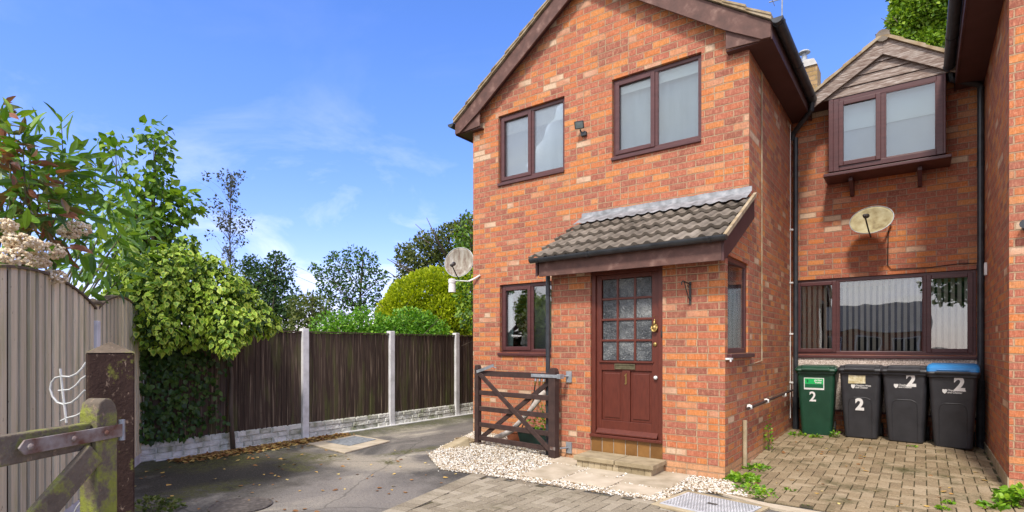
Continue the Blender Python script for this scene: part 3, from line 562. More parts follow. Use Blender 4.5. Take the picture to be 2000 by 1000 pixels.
# edging course down the left side of the front paving
ed = MB(); a = Vector((-3.90, 4.66, 0)); b_ = Vector((-3.08, .6, 0)); d = (b_ - a); nE = int(d.length / .105); d.normalize(); nn = Vector((-d.y, d.x, 0))
for i in range(nE):
    p = a + d * (i * .105 + .003); q = a + d * (i * .105 + .101)
    ed.add([p - nn * .09, q - nn * .09, q + nn * .09, p + nn * .09] + [v + Vector((0, 0, .018)) for v in (p - nn * .09, q - nn * .09, q + nn * .09, p + nn * .09)], [(4, 5, 6, 7)[::-1], (0, 1, 5, 4), (1, 2, 6, 5), (2, 3, 7, 6), (3, 0, 4, 7)])
ed.build('paving_edge', 'block_front', kind='structure')
# drive of the terrace
DP = [(-1.66, 5.46), (.68, 5.30), (3.2, 5.2), (3.2, 7.1), (.68, 7.1), (.68, 9.8), (-1.66, 9.8)]
mm = MB(); NX, NY = 14, 30
for i in range(NX + 1):
    for j in range(NY + 1):
        x = -1.664 + 2.341 * i / NX; y = 5.42 + (9.8 - 5.42) * j / NY; mm.v.append((x, y, gz(x, y) + .006))
for i in range(NX):
    for j in range(NY): q = i * (NY + 1) + j; mm.f.append((q, q + NY + 1, q + NY + 2, q + 1))
mm.add([(.677, 5.26, .006), (3.2, 5.18, .006), (3.2, 7.118, .006), (.677, 7.118, .006)], [(0, 1, 2, 3)])
mm.build('driveway_bed', 'joint', kind='structure', fix=False)
blocks('driveway', DP, 'block_drive', lambda x, y: gz(x, y) + .003, gap=.0045, h=.016, jit=.003)
# pale concrete edging in front of the drive
MB().prism([(-1.66, 5.47, 0), (-1.10, 5.33, 0), (3.2, 5.16, 0), (3.2, 5.03, 0), (-1.02, 5.19, 0), (-1.10, 5.22, 0)], (0, 0, .02)).build('concrete_kerb', 'slab', kind='structure')

# paving slabs by the step
sl = MB()
for (x0, x1, y0, y1) in ((-3.52, -3.07, 4.87, 5.60), (-3.66, -3.27, 5.63, 5.99), (-3.045, -2.50, 4.93, 5.34), (-3.045, -2.62, 5.365, 5.70), (-2.475, -2.02, 4.92, 5.20), (-2.59, -2.00, 5.225, 5.97)):
    r = random.uniform(-.02, .02); cx, cy = (x0 + x1) / 2, (y0 + y1) / 2
    def rt(x, y, z): return (cx + (x - cx) * math.cos(r) - (y - cy) * math.sin(r), cy + (x - cx) * math.sin(r) + (y - cy) * math.cos(r), z + random.uniform(-.002, .002))
    t = .03 + random.uniform(-.004, .004)
    sl.add([rt(x, y, z) for z in (0.002, t) for x, y in ((x0, y0), (x1, y0), (x1, y1), (x0, y1))], [(0, 3, 2, 1), (4, 5, 6, 7), (0, 1, 5, 4), (1, 2, 6, 5), (2, 3, 7, 6), (3, 0, 4, 7)])
sl.build('garden_path', 'slab', bevel=.004, kind='structure')

# gravel
GP = [(-5.95, 6.95), (-5.80, 6.6), (-5.45, 5.75), (-5.15, 5.1), (-4.45, 4.60), (-3.86, 4.68), (-1.90, 4.83), (-1.88, 5.37), (-1.30, 5.46), (-1.60, 5.98), (-3.84, 5.98), (-3.84, 6.95)]
SLB = [(-3.52, -3.07, 4.87, 5.60), (-3.66, -3.27, 5.63, 5.99), (-3.045, -2.50, 4.93, 5.34), (-3.045, -2.62, 5.365, 5.70), (-2.475, -2.02, 4.92, 5.20), (-2.59, -2.00, 5.225, 5.97), (-3.3, -2.2, 5.66, 6.1)]
MB().add([(x, y, .006) for x, y in GP], [tuple(range(len(GP)))[::-1]]).build('gravel_bed', 'gravel_bed', kind='structure', fix=False)
ico = np.array([(0, 0, -1), (.72, -.52, -.44), (-.27, -.85, -.44), (-.89, 0, -.44), (-.27, .85, -.44), (.72, .52, -.44), (.27, -.85, .44), (-.72, -.52, .44), (-.72, .52, .44), (.27, .85, .44), (.89, 0, .44), (0, 0, 1)])
icf = np.array([(0, 2, 1), (1, 5, 0), (0, 3, 2), (0, 4, 3), (0, 5, 4), (1, 10, 5), (2, 6, 1), (3, 7, 2), (4, 8, 3), (5, 9, 4), (1, 6, 10), (2, 7, 6), (3, 8, 7), (4, 9, 8), (5, 10, 9), (6, 11, 10), (7, 11, 6), (8, 11, 7), (9, 11, 8), (10, 11, 9)])
def pebbles(name, pts, rad, mat, parent=None, flat=.65, **k):
    pts = np.asarray(pts); n = len(pts); r = rad if not np.isscalar(rad) else rng.uniform(.6, 1.35, n) * rad
    sc = r[:, None] * np.stack([rng.uniform(.8, 1.35, n), rng.uniform(.7, 1.1, n), np.full(n, flat)], 1)
    v = ico[None] * rng.uniform(.8, 1.15, (n, 12, 1)) * sc[:, None, :]; a = rng.uniform(0, 6.28, n); ca, sa = np.cos(a)[:, None], np.sin(a)[:, None]
    x = v[:, :, 0] * ca - v[:, :, 1] * sa; y = v[:, :, 0] * sa + v[:, :, 1] * ca
    tl = rng.normal(0, .35, (n, 1)); V = np.stack([x, y, v[:, :, 2] + x * tl], 2) + pts[:, None, :]
    F = (icf[None] + (np.arange(n) * 12)[:, None, None]).reshape(-1, 3)
    return np_mesh(name, V.reshape(-1, 3), F, mat, parent, smooth=False, **k)
pts = []
while len(pts) < 25000:
    x = random.uniform(-6.0, -1.2); y = random.uniform(4.5, 7.0)
    if not inpoly(x, y, GP):
        if random.random() > .985 and inpoly(x + random.uniform(-.2, .2), y + random.uniform(-.2, .2), GP): pts.append((x, y, .01))
        continue
    if any(a + .01 < x < b - .01 and c + .01 < y < d_ - .01 for a, b, c, d_ in SLB): continue
    hump = .02 + .035 * max(0, 1 - abs(x + 4.6) / 1.1) * max(0, 1 - abs(y - 5.6) / .9)
    pts.append((x, y, random.uniform(.006, hump + .006)))
pebbles('gravel', pts, .0105, 'gravel', kind='stuff', label='pale cream and white gravel spread in front of the porch', cat='gravel')

# fallen leaves: drift below the dark fence plus strays on the tarmac
P = []
for i in range(2600):
    y = 2.9 + 2.7 * random.betavariate(1.6, 1.5); P.append((-7.42 + abs(random.gauss(0, .16)) - .14 + (5.5 - y) * .02, y, random.uniform(.004, .03)))
for i in range(130): P.append((random.uniform(-7.2, -4.0), random.uniform(2.0, 5.2), .008))
for i in range(60): P.append((random.uniform(-1.5, .6), random.uniform(5.6, 9.3), .02)); P[-1] = (P[-1][0], P[-1][1], gz(P[-1][0], P[-1][1]) + .024)
P = np.array(P); n = len(P)
leaves('fallen_leaves', P, rng.normal(0, 1, (n, 3)) * np.array([1, 1, .08]), .045, T_heart(), 'leaf_dead', spread=.12, face=np.tile([0, 0, 3.0], (n, 1)), fk=1.5, kind='stuff', label='yellow and brown fallen leaves strewn along the fence foot and over the tarmac', cat='fallen leaves')

# ------------------------------------------------------------ house builders
FRONT = lambda y: ((0, y, 0), (1, 0, 0), (0, -1, 0))         # u = X, outward = -Y
SIDE = lambda x, sgn=1: ((x, 0, 0), (0, 1, 0), (sgn, 0, 0))    # u = Y, outward = +-X
def wall(fr, u0, u1, z0, top, holes=(), depth=.25, extra=(), ):
    """brick sheet with real openings; top = number or function of u"""
    O, U, Nn = [Vector(q) for q in fr]; tf = top if callable(top) else (lambda u: top)
    us = sorted(set([u0, u1] + [h for H in holes for h in H[:2]] + list(extra))); m = MB(); Z = Vector((0, 0, 1))
    def P(u, n, z): return O + U * u + Nn * n + Z * z
    for a, b in zip(us[:-1], us[1:]):
        um = (a + b) / 2; hs = sorted([(H[2], H[3]) for H in holes if H[0] <= um <= H[1]]); z = z0
        segs = []
        for h in hs: segs.append((z, h[0])); z = h[1]
        segs.append((z, None))
        for zl, zh in segs:
            ta, tb = (tf(a), tf(b)) if zh is None else (zh, zh)
            for n in (0, -depth): m.add([P(a, n, zl), P(b, n, zl), P(b, n, tb), P(a, n, ta)], [(0, 1, 2, 3) if n == 0 else (3, 2, 1, 0)])
    for H in holes:
        a, b, zl, zh = H; c = [(a, zl), (b, zl), (b, zh), (a, zh)]
        for i in range(4):
            p, q = c[i], c[(i + 1) % 4]; m.add([P(p[0], 0, p[1]), P(q[0], 0, q[1]), P(q[0], -depth, q[1]), P(p[0], -depth, p[1])], [(0, 1, 2, 3)])
    return m
def bars4(m, fr, u0, u1, z0, z1, w, n0, n1):
    m.lbox(fr, u0, u0 + w, n0, n1, z0, z1); m.lbox(fr, u1 - w, u1, n0, n1, z0, z1)
    m.lbox(fr, u0 + w, u1 - w, n0, n1, z0, z0 + w); m.lbox(fr, u0 + w, u1 - w, n0, n1, z1 - w, z1)
def window(parent, fr, u0, u1, z0, z1, lights, back, inset=.045, sill=(.0, .0), sillout=.03, fw=.052, glass='glass', sh=.05, label=None):
    """lights: list of (u0,u1,opening?) ; back: list of (u0,u1,z0,z1,n,mat,name)"""
    F = MB(); bars4(F, fr, u0 + .004, u1 - .004, z0, z1 - .004, fw, -inset - .07, -inset)
    for (a, b, op) in lights[:-1]: F.lbox(fr, b - .022, b + .022, -inset - .07, -inset - .001, z0 + fw, z1 - fw)
    w = F.build('window', 'upvc', parent, bevel=.004, label=label)
    for (a, b, op) in lights:
        a0 = max(a + .012, u0 + fw - .012) if a > u0 + .02 else u0 + fw - .016; b0 = b - .012 if b < u1 - .02 else u1 - fw + .016
        k = .058 if op else .022; nn = (-inset - .035, -inset + .016) if op else (-inset - .035, -inset - .006)
        s = MB(); bars4(s, fr, a0, b0, z0 + fw - .014, z1 - fw + .012, k, nn[0], nn[1])
        s.build('sash' if op else 'glazing_bead', 'upvc', w, bevel=.006)
        MB().lbox(fr, a0 + k - .004, b0 - k + .004, -inset - .028, -inset - .018, z0 + fw - .014 + k - .004, z1 - fw + .012 - k + .004).build('pane', glass, w)
    s = MB(); s.lbox(fr, u0 - sill[0], u1 + sill[1], -inset - .06, sillout, z0 - sh, z0 - .004); s.build('sill', 'upvc', w, bevel=.006)
    for (a, b, c, d, n, mt, nm) in back: MB().lbox(fr, a, b, n - .006, n, c, d).build(nm, mt, w)
    return w
def tiles(name, O, U, V, nu, nv, parent, mat='tile', tw=.30, gauge=.34, amp=.028, lift=.03, seg=12, thick=.018, cut=None):
    """interlocking double-roll tiles: O lower left corner, U along the eave, V up the slope"""
    O = Vector(O); U = Vector(U).normalized(); V = Vector(V).normalized(); Nn = U.cross(V).normalized()
    if Nn.z < 0: Nn = -Nn
    m = MB()
    def prof(x):
        r = (x / tw * 2) % 1.0
        return amp * max(0, math.sin(math.pi * min(max((r - .45) / .55, 0), 1))) ** .8 - .004 * math.sin(math.pi * min(r / .45, 1))
    for j in range(nv):
        for i in range(nu):
            jx = random.uniform(-.003, .003); jz = random.uniform(0, .004); L = gauge + .03; tilt = random.uniform(-.002, .002)
            xs = [tw * k / seg for k in range(seg + 1)]; rows = []
            for (vv, nz) in ((0, -thick), (0, 0), (L, 0)):
                row = []
                for x in xs:
                    h = prof(x) + lift * (1 - vv / L) + jz + nz + tilt * x / tw
                    row.append(O + U * (i * tw + x * .994) + V * (j * gauge + vv + jx) + Nn * h)
                rows.append(row)
            m.loft(rows, cap=False, closed=False)
    return m.build(name, mat, parent, smooth=False, fix=False)
def gutter(p, q, r, parent, name='gutter', mat='black_pvc', bands=(), out=None, fc=None):
    p = Vector(p); q = Vector(q); d = (q - p).normalized(); a = Vector((0, 0, 1)).cross(d).normalized(); m = MB(); n = 10
    def ring(c, ro, ri):
        o = [c + a * ro * math.cos(math.pi * k / n) - Vector((0, 0, 1)) * ro * math.sin(math.pi * k / n) for k in range(n + 1)]
        i = [c + a * ri * math.cos(math.pi * k / n) - Vector((0, 0, 1)) * ri * math.sin(math.pi * k / n) for k in range(n, -1, -1)]
        return o + i
    m.loft([ring(p, r, r - .006), ring(q, r, r - .006)])
    for e in (p, q):
        o = ring(e, r, 0)[:n + 1]; m.prism(o, d * (.004 if e is q else -.004))
    g_ = m.build(name, mat, parent)
    for b in bands:
        c = p + (q - p) * b; mb = MB(); mb.loft([ring(c - d * .02, r + .006, r + .0005), ring(c + d * .02, r + .006, r + .0005)]); mb.build('gutter_bracket', mat, g_)
    return g_

# ================================================================ NUMBER ONE: the gabled house
Xl, Xr, Ym, Yp, ZS = -6.022, -1.664, 7.016, 6.007, 4.98
Xc = (Xl + Xr) / 2; SL = .70; ROOF0 = 5.17                 # underside of tiles at the outer eave (x = Xc -+ 2.44)
def roofz(x): return ROOF0 + SL * (2.44 - abs(x - Xc))
H1 = thing('brick_house', 'red brick gabled end house with tiled lean-to porch and dark red front door', 'house', (Xc, Ym, 0))
ULW = (-5.486, -4.243, 4.05, 5.136); URW = (-3.474, -2.232, 4.055, 5.147); LLW = (-5.458, -4.215, 1.325, 2.412)
W1 = wall(FRONT(Ym), Xl, Xr, -.05, lambda u: roofz(u) - .12, [ULW, URW, LLW], extra=(Xc,))
BACKY = 14.0
W1.add([(Xl, Ym, -.05), (Xl, BACKY, -.05), (Xl, BACKY, 5.3), (Xl, Ym, 5.3)], [(0, 1, 2, 3)])
W1.add([(Xl, BACKY, -.05), (Xr, BACKY, -.05), (Xr, BACKY, 5.3), (Xc, BACKY, 6.7), (Xl, BACKY, 5.3)], [(0, 1, 2, 3, 4)])
W1.add([(Xr, Ym, -.05), (Xr, BACKY, -.05), (Xr, BACKY, 5.3), (Xr, Ym, 5.3)], [(0, 1, 2, 3)])
W1.build('wall', 'brick', H1, fix=False)
# porch walls
DW = (-3.264, -2.346, -.05, 2.42)
Wp = wall(FRONT(Yp), -3.829, Xr, -.05, 2.44, [(-3.264, -2.346, .10, 2.36)], depth=.10)
SW = (6.105, 6.967, 1.345, 2.405)
Wp.v += []; sidew = wall(SIDE(Xr + .0), Yp, 7.012, -.05, lambda u: 2.50 + (u - Yp) * .58, [SW], depth=.10, extra=())
Wp.add(sidew.v, sidew.f); lw = wall(SIDE(-3.829, -1), Yp, 7.012, -.05, lambda u: 2.42 + (u - Yp) * .55, [], depth=.10); Wp.add(lw.v, lw.f)
Wp.build('porch_wall', 'brick', H1, fix=False)

# windows
def back_room(m, fr, u0, u1, z0, z1, depth=1.2):
    pass
window(H1, FRONT(Ym), *ULW, [(ULW[0], -4.857, True), (-4.857, ULW[1], False)],
       [(-5.44, -4.28, 4.86, 5.10, -.125, 'blind', 'roller_blind'), (-5.46, -4.26, 4.06, 5.12, -.20, 'net', 'net_curtain')], sill=(.0, .0), label='upper left window with its blind a quarter down')
window(H1, FRONT(Ym), *URW, [(URW[0], -2.852, True), (-2.852, URW[1], False)],
       [(-3.45, -2.25, 4.96, 5.13, -.125, 'blind', 'roller_blind'), (-3.45, -2.25, 4.06, 5.12, -.20, 'net', 'net_curtain')], label='upper right window beside the eave')
w = window(H1, FRONT(Ym), *LLW, [(LLW[0], -4.867, True), (-4.867, LLW[1], False)],
       [(-5.46, -4.2, 1.3, 2.45, -.75, 'net_low', 'room_wall')], label='ground floor window half hidden by the porch', sill=(.03, .0), glass='glass_bright')
orn = MB(); orn.lathe((-5.17, Ym + .32, 1.40), [(.05, 0), (.09, .06), (.07, .18), (.03, .22), (.045, .26)], 14); orn.build('vase', 'wood_white', w)
fl, fd = shell((-5.17, Ym + .32, 1.85), (.13, .1, .17), 70, .3); leaves('flower_bunch', fl, fd, .07, T_small(), 'flower', w)
cu = MB(); cu.box(-5.40, -5.30, Ym + .14, Ym + .16, 1.34, 2.40); cu.build('curtain', 'sage', w)
# side window of the porch
window(H1, SIDE(Xr), *SW, [(SW[0], SW[1], False)], [(SW[0] + .02, SW[1] - .02, 1.35, 2.09, -.11, 'sage', 'curtain'), (SW[0] + .02, SW[1] - .02, 2.09, 2.40, -.13, 'net_white', 'voile')], inset=.02, sill=(.02, .13), sillout=.05, label='tall single window in the side of the porch')

# roof planes, verge, bargeboards, soffit, gutters
Yv = 6.865                                                  # front face of the bargeboards
rf = MB()
for sg in (-1, 1):
    xo = Xc + sg * 2.44; zo = ROOF0; zr = ROOF0 + SL * 2.44
    rf.prism([(xo, Yv + .01, zo - .03), (Xc, Yv + .01, zr - .03), (Xc, Yv + .01, zr), (xo, Yv + .01, zo)], (0, BACKY - Yv, 0))
ROOF = rf.build('roof', 'soffit', H1)
nrm = math.hypot(1, SL)
tiles('left_tiles', (Xc - 2.47, BACKY - .02, ROOF0 - .005), (0, -1, 0), (1, 0, SL), 24, 9, ROOF, tw=(BACKY - Yv) / 24, gauge=.338)
tiles('right_tiles', (Xc + 2.47, Yv + .02, ROOF0 - .005), (0, 1, 0), (-1, 0, SL), 24, 9, ROOF, tw=(BACKY - Yv) / 24, gauge=.338)
rt_ = MB()
for k in range(17): rt_.tube([(Xc, Yv - .02 + k * .43, zr + .03), (Xc, Yv + .41 + k * .43, zr + .035)], .115, 12)
rt_.build('ridge_tiles', 'tile', ROOF)
for sg in (-1, 1):
    vb = MB(); xo = Xc + sg * 2.46; nseg = 9
    for k in range(nseg):
        a0, a1 = k / nseg, (k + 1) / nseg; xa, xb = xo + (Xc - xo) * a0, xo + (Xc - xo) * a1; za, zb = ROOF0 - .02 + SL * 2.46 * a0, ROOF0 - .02 + SL * 2.46 * a1
        vb.prism([(xa, Yv - .035, za + .02), (xb, Yv - .035, zb + .015), (xb, Yv - .035, zb + .05), (xa, Yv - .035, za + .062)], (0, .16, 0))
        vb.prism([(xa, Yv - .045, za + .064), (xb, Yv - .045, zb + .040), (xb, Yv - .045, zb + .062), (xa, Yv - .045, za + .092)], (0, .24, 0))
    vb.build('verge', 'verge', ROOF)
    bb = MB(); xo = Xc + sg * 2.45; zt = ROOF0 - .01
    xi = Xc + sg * 1.94
    # board following the slope
    bb.prism([(xo, Yv, zt), (Xc, Yv, zt + SL * 2.45), (Xc, Yv, zt + SL * 2.45 - .275), (xi - sg * .0, Yv, roofz(xi) - .285), (xo - sg * .10, Yv, 4.992), (xo, Yv, 4.985)], (0, .028, 0))
    bb.build('bargeboard', 'board', H1, bevel=.003)
    bx = MB(); bx.prism([(xo - sg * .02, Yv + .032, 4.99), (xi, Yv + .032, 5.02), (xi, Yv + .032, roofz(xi) - .2), (xo - sg * .02, Yv + .032, ROOF0 - .06)], (0, .02, 0))
    bx.build('box_end', 'board', H1, bevel=.002)
    # under-verge soffit strip, eave soffit and fascia
    us_ = MB(); us_.prism([(Xc, Yv + .03, zr - .19), (xi, Yv + .03, roofz(xi) - .19), (xi, Yv + .03, roofz(xi) - .14), (Xc, Yv + .03, zr - .14)], (0, Ym - Yv - .032, 0)); us_.build('verge_soffit', 'soffit', H1)
    es = MB(); xf = Xc + sg * 2.44; xw = Xc + sg * 2.181; yb = 9.78 if sg > 0 else BACKY
    es.box(min(xf, xw), max(xf, xw), Yv + .054, yb, 4.99, 5.01); es.box(min(xi, xw), max(xi, xw), Yv + .054, Ym - .002, 4.992, 5.01)
    es.build('soffit', 'soffit', H1)
    fs = MB(); fs.box(min(xf, xf + sg * .02), max(xf, xf + sg * .02), Yv + .03, yb, 4.975, 5.17); fs.build('fascia', 'soffit', H1)
gutter((Xc + 2.524, Yv - .03, 5.17), (Xc + 2.524, 9.42, 5.15), .062, H1, bands=(.04, .5, .9))
gutter((Xc - 2.524, Yv - .03, 5.17), (Xc - 2.524, BACKY, 5.15), .062, H1, bands=(.05,))
# main downpipe in the corner
dp = MB(); dp.tube([(-1.325, 9.36, 5.10), (-1.33, 9.38, 5.0), (-1.62, 9.66, 4.80), (-1.655, 9.70, 4.70)], .038, 12); dp.tube([(-1.60, 9.685, 4.72), (-1.60, 9.685, .62)], .036, 12)
dp.tube([(-1.60, 9.685, .62), (-1.60, 9.685, .52)], [.046, .046], 12); dp.tube([(-1.60, 9.685, .53), (-1.60, 9.685, .06)], .044, 12)
dpo = dp.build('downpipe', 'black_pvc', H1, smooth=False)
for z in (3.25, 2.42, 1.62, .86): MB().box(-1.660, -1.61, 9.52, 9.56, z - .012, z + .012).build('cable_clip', 'white_plastic', dpo)
MB().tube([(-1.652, 9.54, 4.9), (-1.652, 9.54, .3)], .006, 6).build('cable', 'white_plastic', dpo)
# soil/vent pipes and conduit on the side wall
MB().tube([(Xr + .012, 7.62, 4.95), (Xr + .012, 7.62, 1.24), (Xr + .012, 6.95, 1.20)], .009, 6).build('conduit', 'verge', H1)
pp = MB(); pp.tube([(Xr + .045, 6.76, .70), (Xr + .045, 9.5, .74)], .017, 10); pp = pp.build('overflow_pipe', 'gate_brown', H1)
for y in (6.86, 7.75, 8.9): MB().lathe((Xr + .02, y, .71), [(.03, 0), (.035, .02), (.024, .05)], 10, 'x').build('pipe_clip', 'white_plastic', pp)
MB().tube([(Xr + .03, 6.70, .0), (Xr + .03, 6.70, .57)], .024, 10).build('standpipe', 'step', H1)
MB().box(Xr, Xr + .05, 6.02, 6.13, 1.282, 1.30).box(Xr + .045, Xr + .058, 6.02, 6.05, 1.26, 1.30).build('sill_bracket', 'white_plastic', H1)

# porch roof
pr = MB(); y0, z0, y1, z1 = 5.72, 2.515, Ym - .003, 3.215
pr.prism([(-3.95, y0 + .04, z0 - .04), (-3.95, y1, z1 - .04), (-3.95, y1, z1 - .015), (-3.95, y0 + .04, z0 - .015)], (2.29, 0, 0))
PR = pr.build('porch_roof', 'soffit', H1)
tiles('roof_tiles', (-3.965, y0 - .02, z0 - .015), (1, 0, 0), (0, y1 - y0, z1 - z0), 8, 4, PR, tw=2.35 / 8, gauge=.345, amp=.027, lift=.050, thick=.036, seg=20)
fls = MB(); slp = (z1 - z0) / (y1 - y0)
cols = 60; rows = [[], [], [], []]
for k in range(cols + 1):
    x = -3.95 + 2.32 * k / cols; w_ = .003 * math.sin(k * 1.3) + .003 * math.sin(k * .57)
    r_ = ((x + 3.965) / (2.35 / 16)) % 1; bumpz = .020 * max(0, math.sin(math.pi * min(max((r_ - .45) / .55, 0), 1)))
    rows[0].append((x, Ym - .004, 3.345 + w_ * .5)); rows[1].append((x, Ym - .012, 3.285 + w_)); rows[2].append((x, Ym - .055, z1 + .045 + w_)); rows[3].append((x, Ym - .27 + w_, z1 - .27 * slp + .068 + bumpz))
fls.loft(rows, cap=False, closed=False); fls.build('flashing', 'lead', PR, smooth=True)
vg = MB(); vg.prism([(-1.612, y0 - .02, z0 - .03), (-1.612, Ym - .003, z1 + .0), (-1.612, Ym - .003, z1 + .045), (-1.612, y0 - .02, z0 + .02)], (.035, 0, 0)); vg.build('verge', 'verge', PR)
vg = MB(); vg.prism([(-1.628, 5.745, 2.29), (-1.628, 5.745, z0 - .03), (-1.628, Ym - .003, z1 - .02), (-1.628, Ym - .003, z1 - .26), (-1.628, 6.02, 2.42)], (.026, 0, 0)); vg.build('bargeboard', 'soffit', PR)
MB().box(-3.85, -1.63, 5.745, 5.77, 2.295, 2.50).build('fascia', 'board', PR, bevel=.003)
MB().box(-3.84, -1.63, 5.772, Yp - .002, 2.35, 2.366).build('soffit', 'soffit', PR)
vg = MB(); vg.prism([(-3.90, 5.745, 2.30), (-3.90, 5.745, z0 - .03), (-3.90, Ym - .003, z1 - .02), (-3.90, Ym - .003, z1 - .22)], (.03, 0, 0)); vg.build('bargeboard', 'soffit', PR)
gutter((-3.93, 5.685, 2.512), (-1.565, 5.685, 2.535), .052, PR, bands=(.045, .34, .93))
sp = MB(); sp.tube([(-3.852, 5.96, 2.36), (-3.852, 5.96, .03)], .029, 12)
sp.build('downpipe', 'black_pvc', PR)

# front door
D = thing  # (alias unused)
fr = FRONT(Yp); df = MB()
df.lbox(fr, -3.262, -3.205, -.11, -.02, .332, 2.36); df.lbox(fr, -2.405, -2.348, -.11, -.02, .332, 2.36); df.lbox(fr, -3.205, -2.405, -.11, -.02, 2.29, 2.36); df.lbox(fr, -3.262, -2.348, -.11, .03, .325, .358)
DOOR = df.build('front_door', 'door', H1, bevel=.004)
lf = MB(); n0, n1 = -.085, -.045
gx = [-3.135, -2.9245, -2.7025, -2.492]; gz_ = [1.245, 1.495, 1.745, 1.995, 2.240]
lf.lbox(fr, -3.203, -3.135, n0, n1, .36, 2.288); lf.lbox(fr, -2.492, -2.407, n0, n1, .36, 2.288); lf.lbox(fr, -3.135, -2.492, n0, n1, 2.235, 2.288)
lf.lbox(fr, -3.135, -2.492, n0, n1, 1.135, 1.245); lf.lbox(fr, -3.135, -2.492, n0, n1, .36, .53); lf.lbox(fr, -2.862, -2.762, n0, n1, .53, 1.135)
lf.build('door_leaf', 'door', DOOR, bevel=.004)
pn = MB()
for a, b in ((-3.135, -2.862), (-2.762, -2.492)):
    pn.lbox(fr, a, b, n0 + .002, n1 - .018, .53, 1.135); pn.lbox(fr, a + .035, b - .035, n0, n1 - .008, .565, 1.10)
pn.build('door_panels', 'door', DOOR, bevel=.006)
gb = MB()
for x in gx[1:3]: gb.lbox(fr, x - .013, x + .013, n0 + .004, n1 - .004, 1.245, 2.235)
for z in gz_[1:4]: gb.lbox(fr, -3.135, -2.492, n0 + .006, n1 - .006, z - .013, z + .013)
gb.lbox(fr, -3.16, -2.47, n1 - .002, n1 + .02, 1.228, 1.250)
gb.build('glazing_bars', 'door', DOOR, bevel=.004)
for i in range(3):
    for j in range(4): MB().lbox(fr, gx[i] + .012, gx[i + 1] - .012, n0 + .010, n0 + .018, gz_[j] + .012, gz_[j + 1] - .012).build('obscured_pane', 'obscure', DOOR)
wb = MB(); wb.prism([(-3.19, Yp + .045, .37), (-3.19, Yp - .005, .365), (-3.19, Yp - .005, .385), (-3.19, Yp + .045, .43)], (.775, 0, 0)); wb.build('weatherboard', 'door', DOOR, bevel=.004)
lb = MB(); bars4(lb, fr, -2.957, -2.694, 1.150, 1.215, .014, n1, n1 + .012); lb.lbox(fr, -2.943, -2.708, n1, n1 + .005, 1.164, 1.201); lb.build('letterbox', 'brass_dull', DOOR, bevel=.003)
kn = MB(); kx = -2.452; kn.lathe((kx, Yp + .030, 1.60), [(.004, -.012), (.02, 0), (.030, .03), (.030, .05), (.012, .065), (.016, .085), (.006, .11), (.008, .125), (.001, .14)], 14); kn.lathe((kx, Yp + .045, 1.655), [(.028, 0), (.03, .008), (.02, .012)], 16, '-y'); kn.tube([(kx, Yp + .036, 1.73), (kx, Yp + .022, 1.70), (kx, Yp + .018, 1.66)], [.005, .016, .014], 10)
kn.tube([(kx - .03, Yp + .025, 1.665), (kx - .034, Yp + .016, 1.63), (kx - .018, Yp + .010, 1.598), (kx, Yp + .008, 1.592), (kx + .018, Yp + .010, 1.598), (kx + .034, Yp + .016, 1.63), (kx + .03, Yp + .025, 1.665)], .008, 8)
kn.tube([(kx - .032, Yp + .02, 1.66), (kx + .032, Yp + .02, 1.66)], .010, 8); kn.lathe((kx, Yp + .02, 1.765), [(.001, 0), (.008, .004), (.001, .012)], 8, '-y')
kn.build('door_knocker', 'gold', DOOR, smooth=True)
MB().lathe((kx, Yp + .045, 1.445), [(.024, 0), (.024, .010), (.014, .016)], 16, '-y').build('lock_cylinder', 'gold', DOOR, smooth=True)
MB().lathe((-2.440, Yp + .045, 1.065), [(.018, 0), (.022, .012), (.02, .03), (.008, .035)], 14, '-y').build('door_pull', 'white_plastic', DOOR, smooth=True)
MB().lbox(fr, -2.372, -2.354, -.02, -.008, 1.53, 1.60).build('doorbell', 'dark_metal', DOOR, bevel=.003)
MB().prism([(-2.812 + a, Yp + .0435, 1.035 + b) for a, b in ((-.012, -.060), (-.004, -.066), (.010, -.052), (.008, .052), (.014, .066), (.004, .068), (-.022, .040), (-.018, .034), (-.006, .040), (-.008, -.045), (-.020, -.058))], (0, -.004, 0)).build('numeral', 'gold', DOOR)
# brown tiles under the threshold
tr_ = MB()
for k in range(6): tr_.lbox(fr, -3.262 + k * .1525 + .003, -3.262 + (k + 1) * .1525 - .003, -.08, -.008, .135, .322)
tr_.build('riser_tiles', 'tile_brown', H1, bevel=.004)
MB().lbox(fr, -3.264, -2.346, -.09, -.014, .10, .334).build('riser_mortar', 'concrete', H1)

# doorstep
ST = thing('doorstep', 'low concrete doorstep of two slabs on a brick base below the red door', 'step', (-2.78, 5.8, 0))
for a, b in ((-3.27, -2.755), (-2.745, -2.295)): MB().box(a, b, 5.605, 5.995, .100, .150).build('step_slab', 'step', ST, bevel=.006)
bs_ = MB()
for k in range(12): bs_.box(-3.24 + k * .0765 + .003, -3.24 + (k + 1) * .0765 - .003, 5.63, 5.99, .0, .099)
bs_.box(-3.236, -2.332, 5.638, 5.985, .0, .097); bs_.build('step_base', 'step', ST)

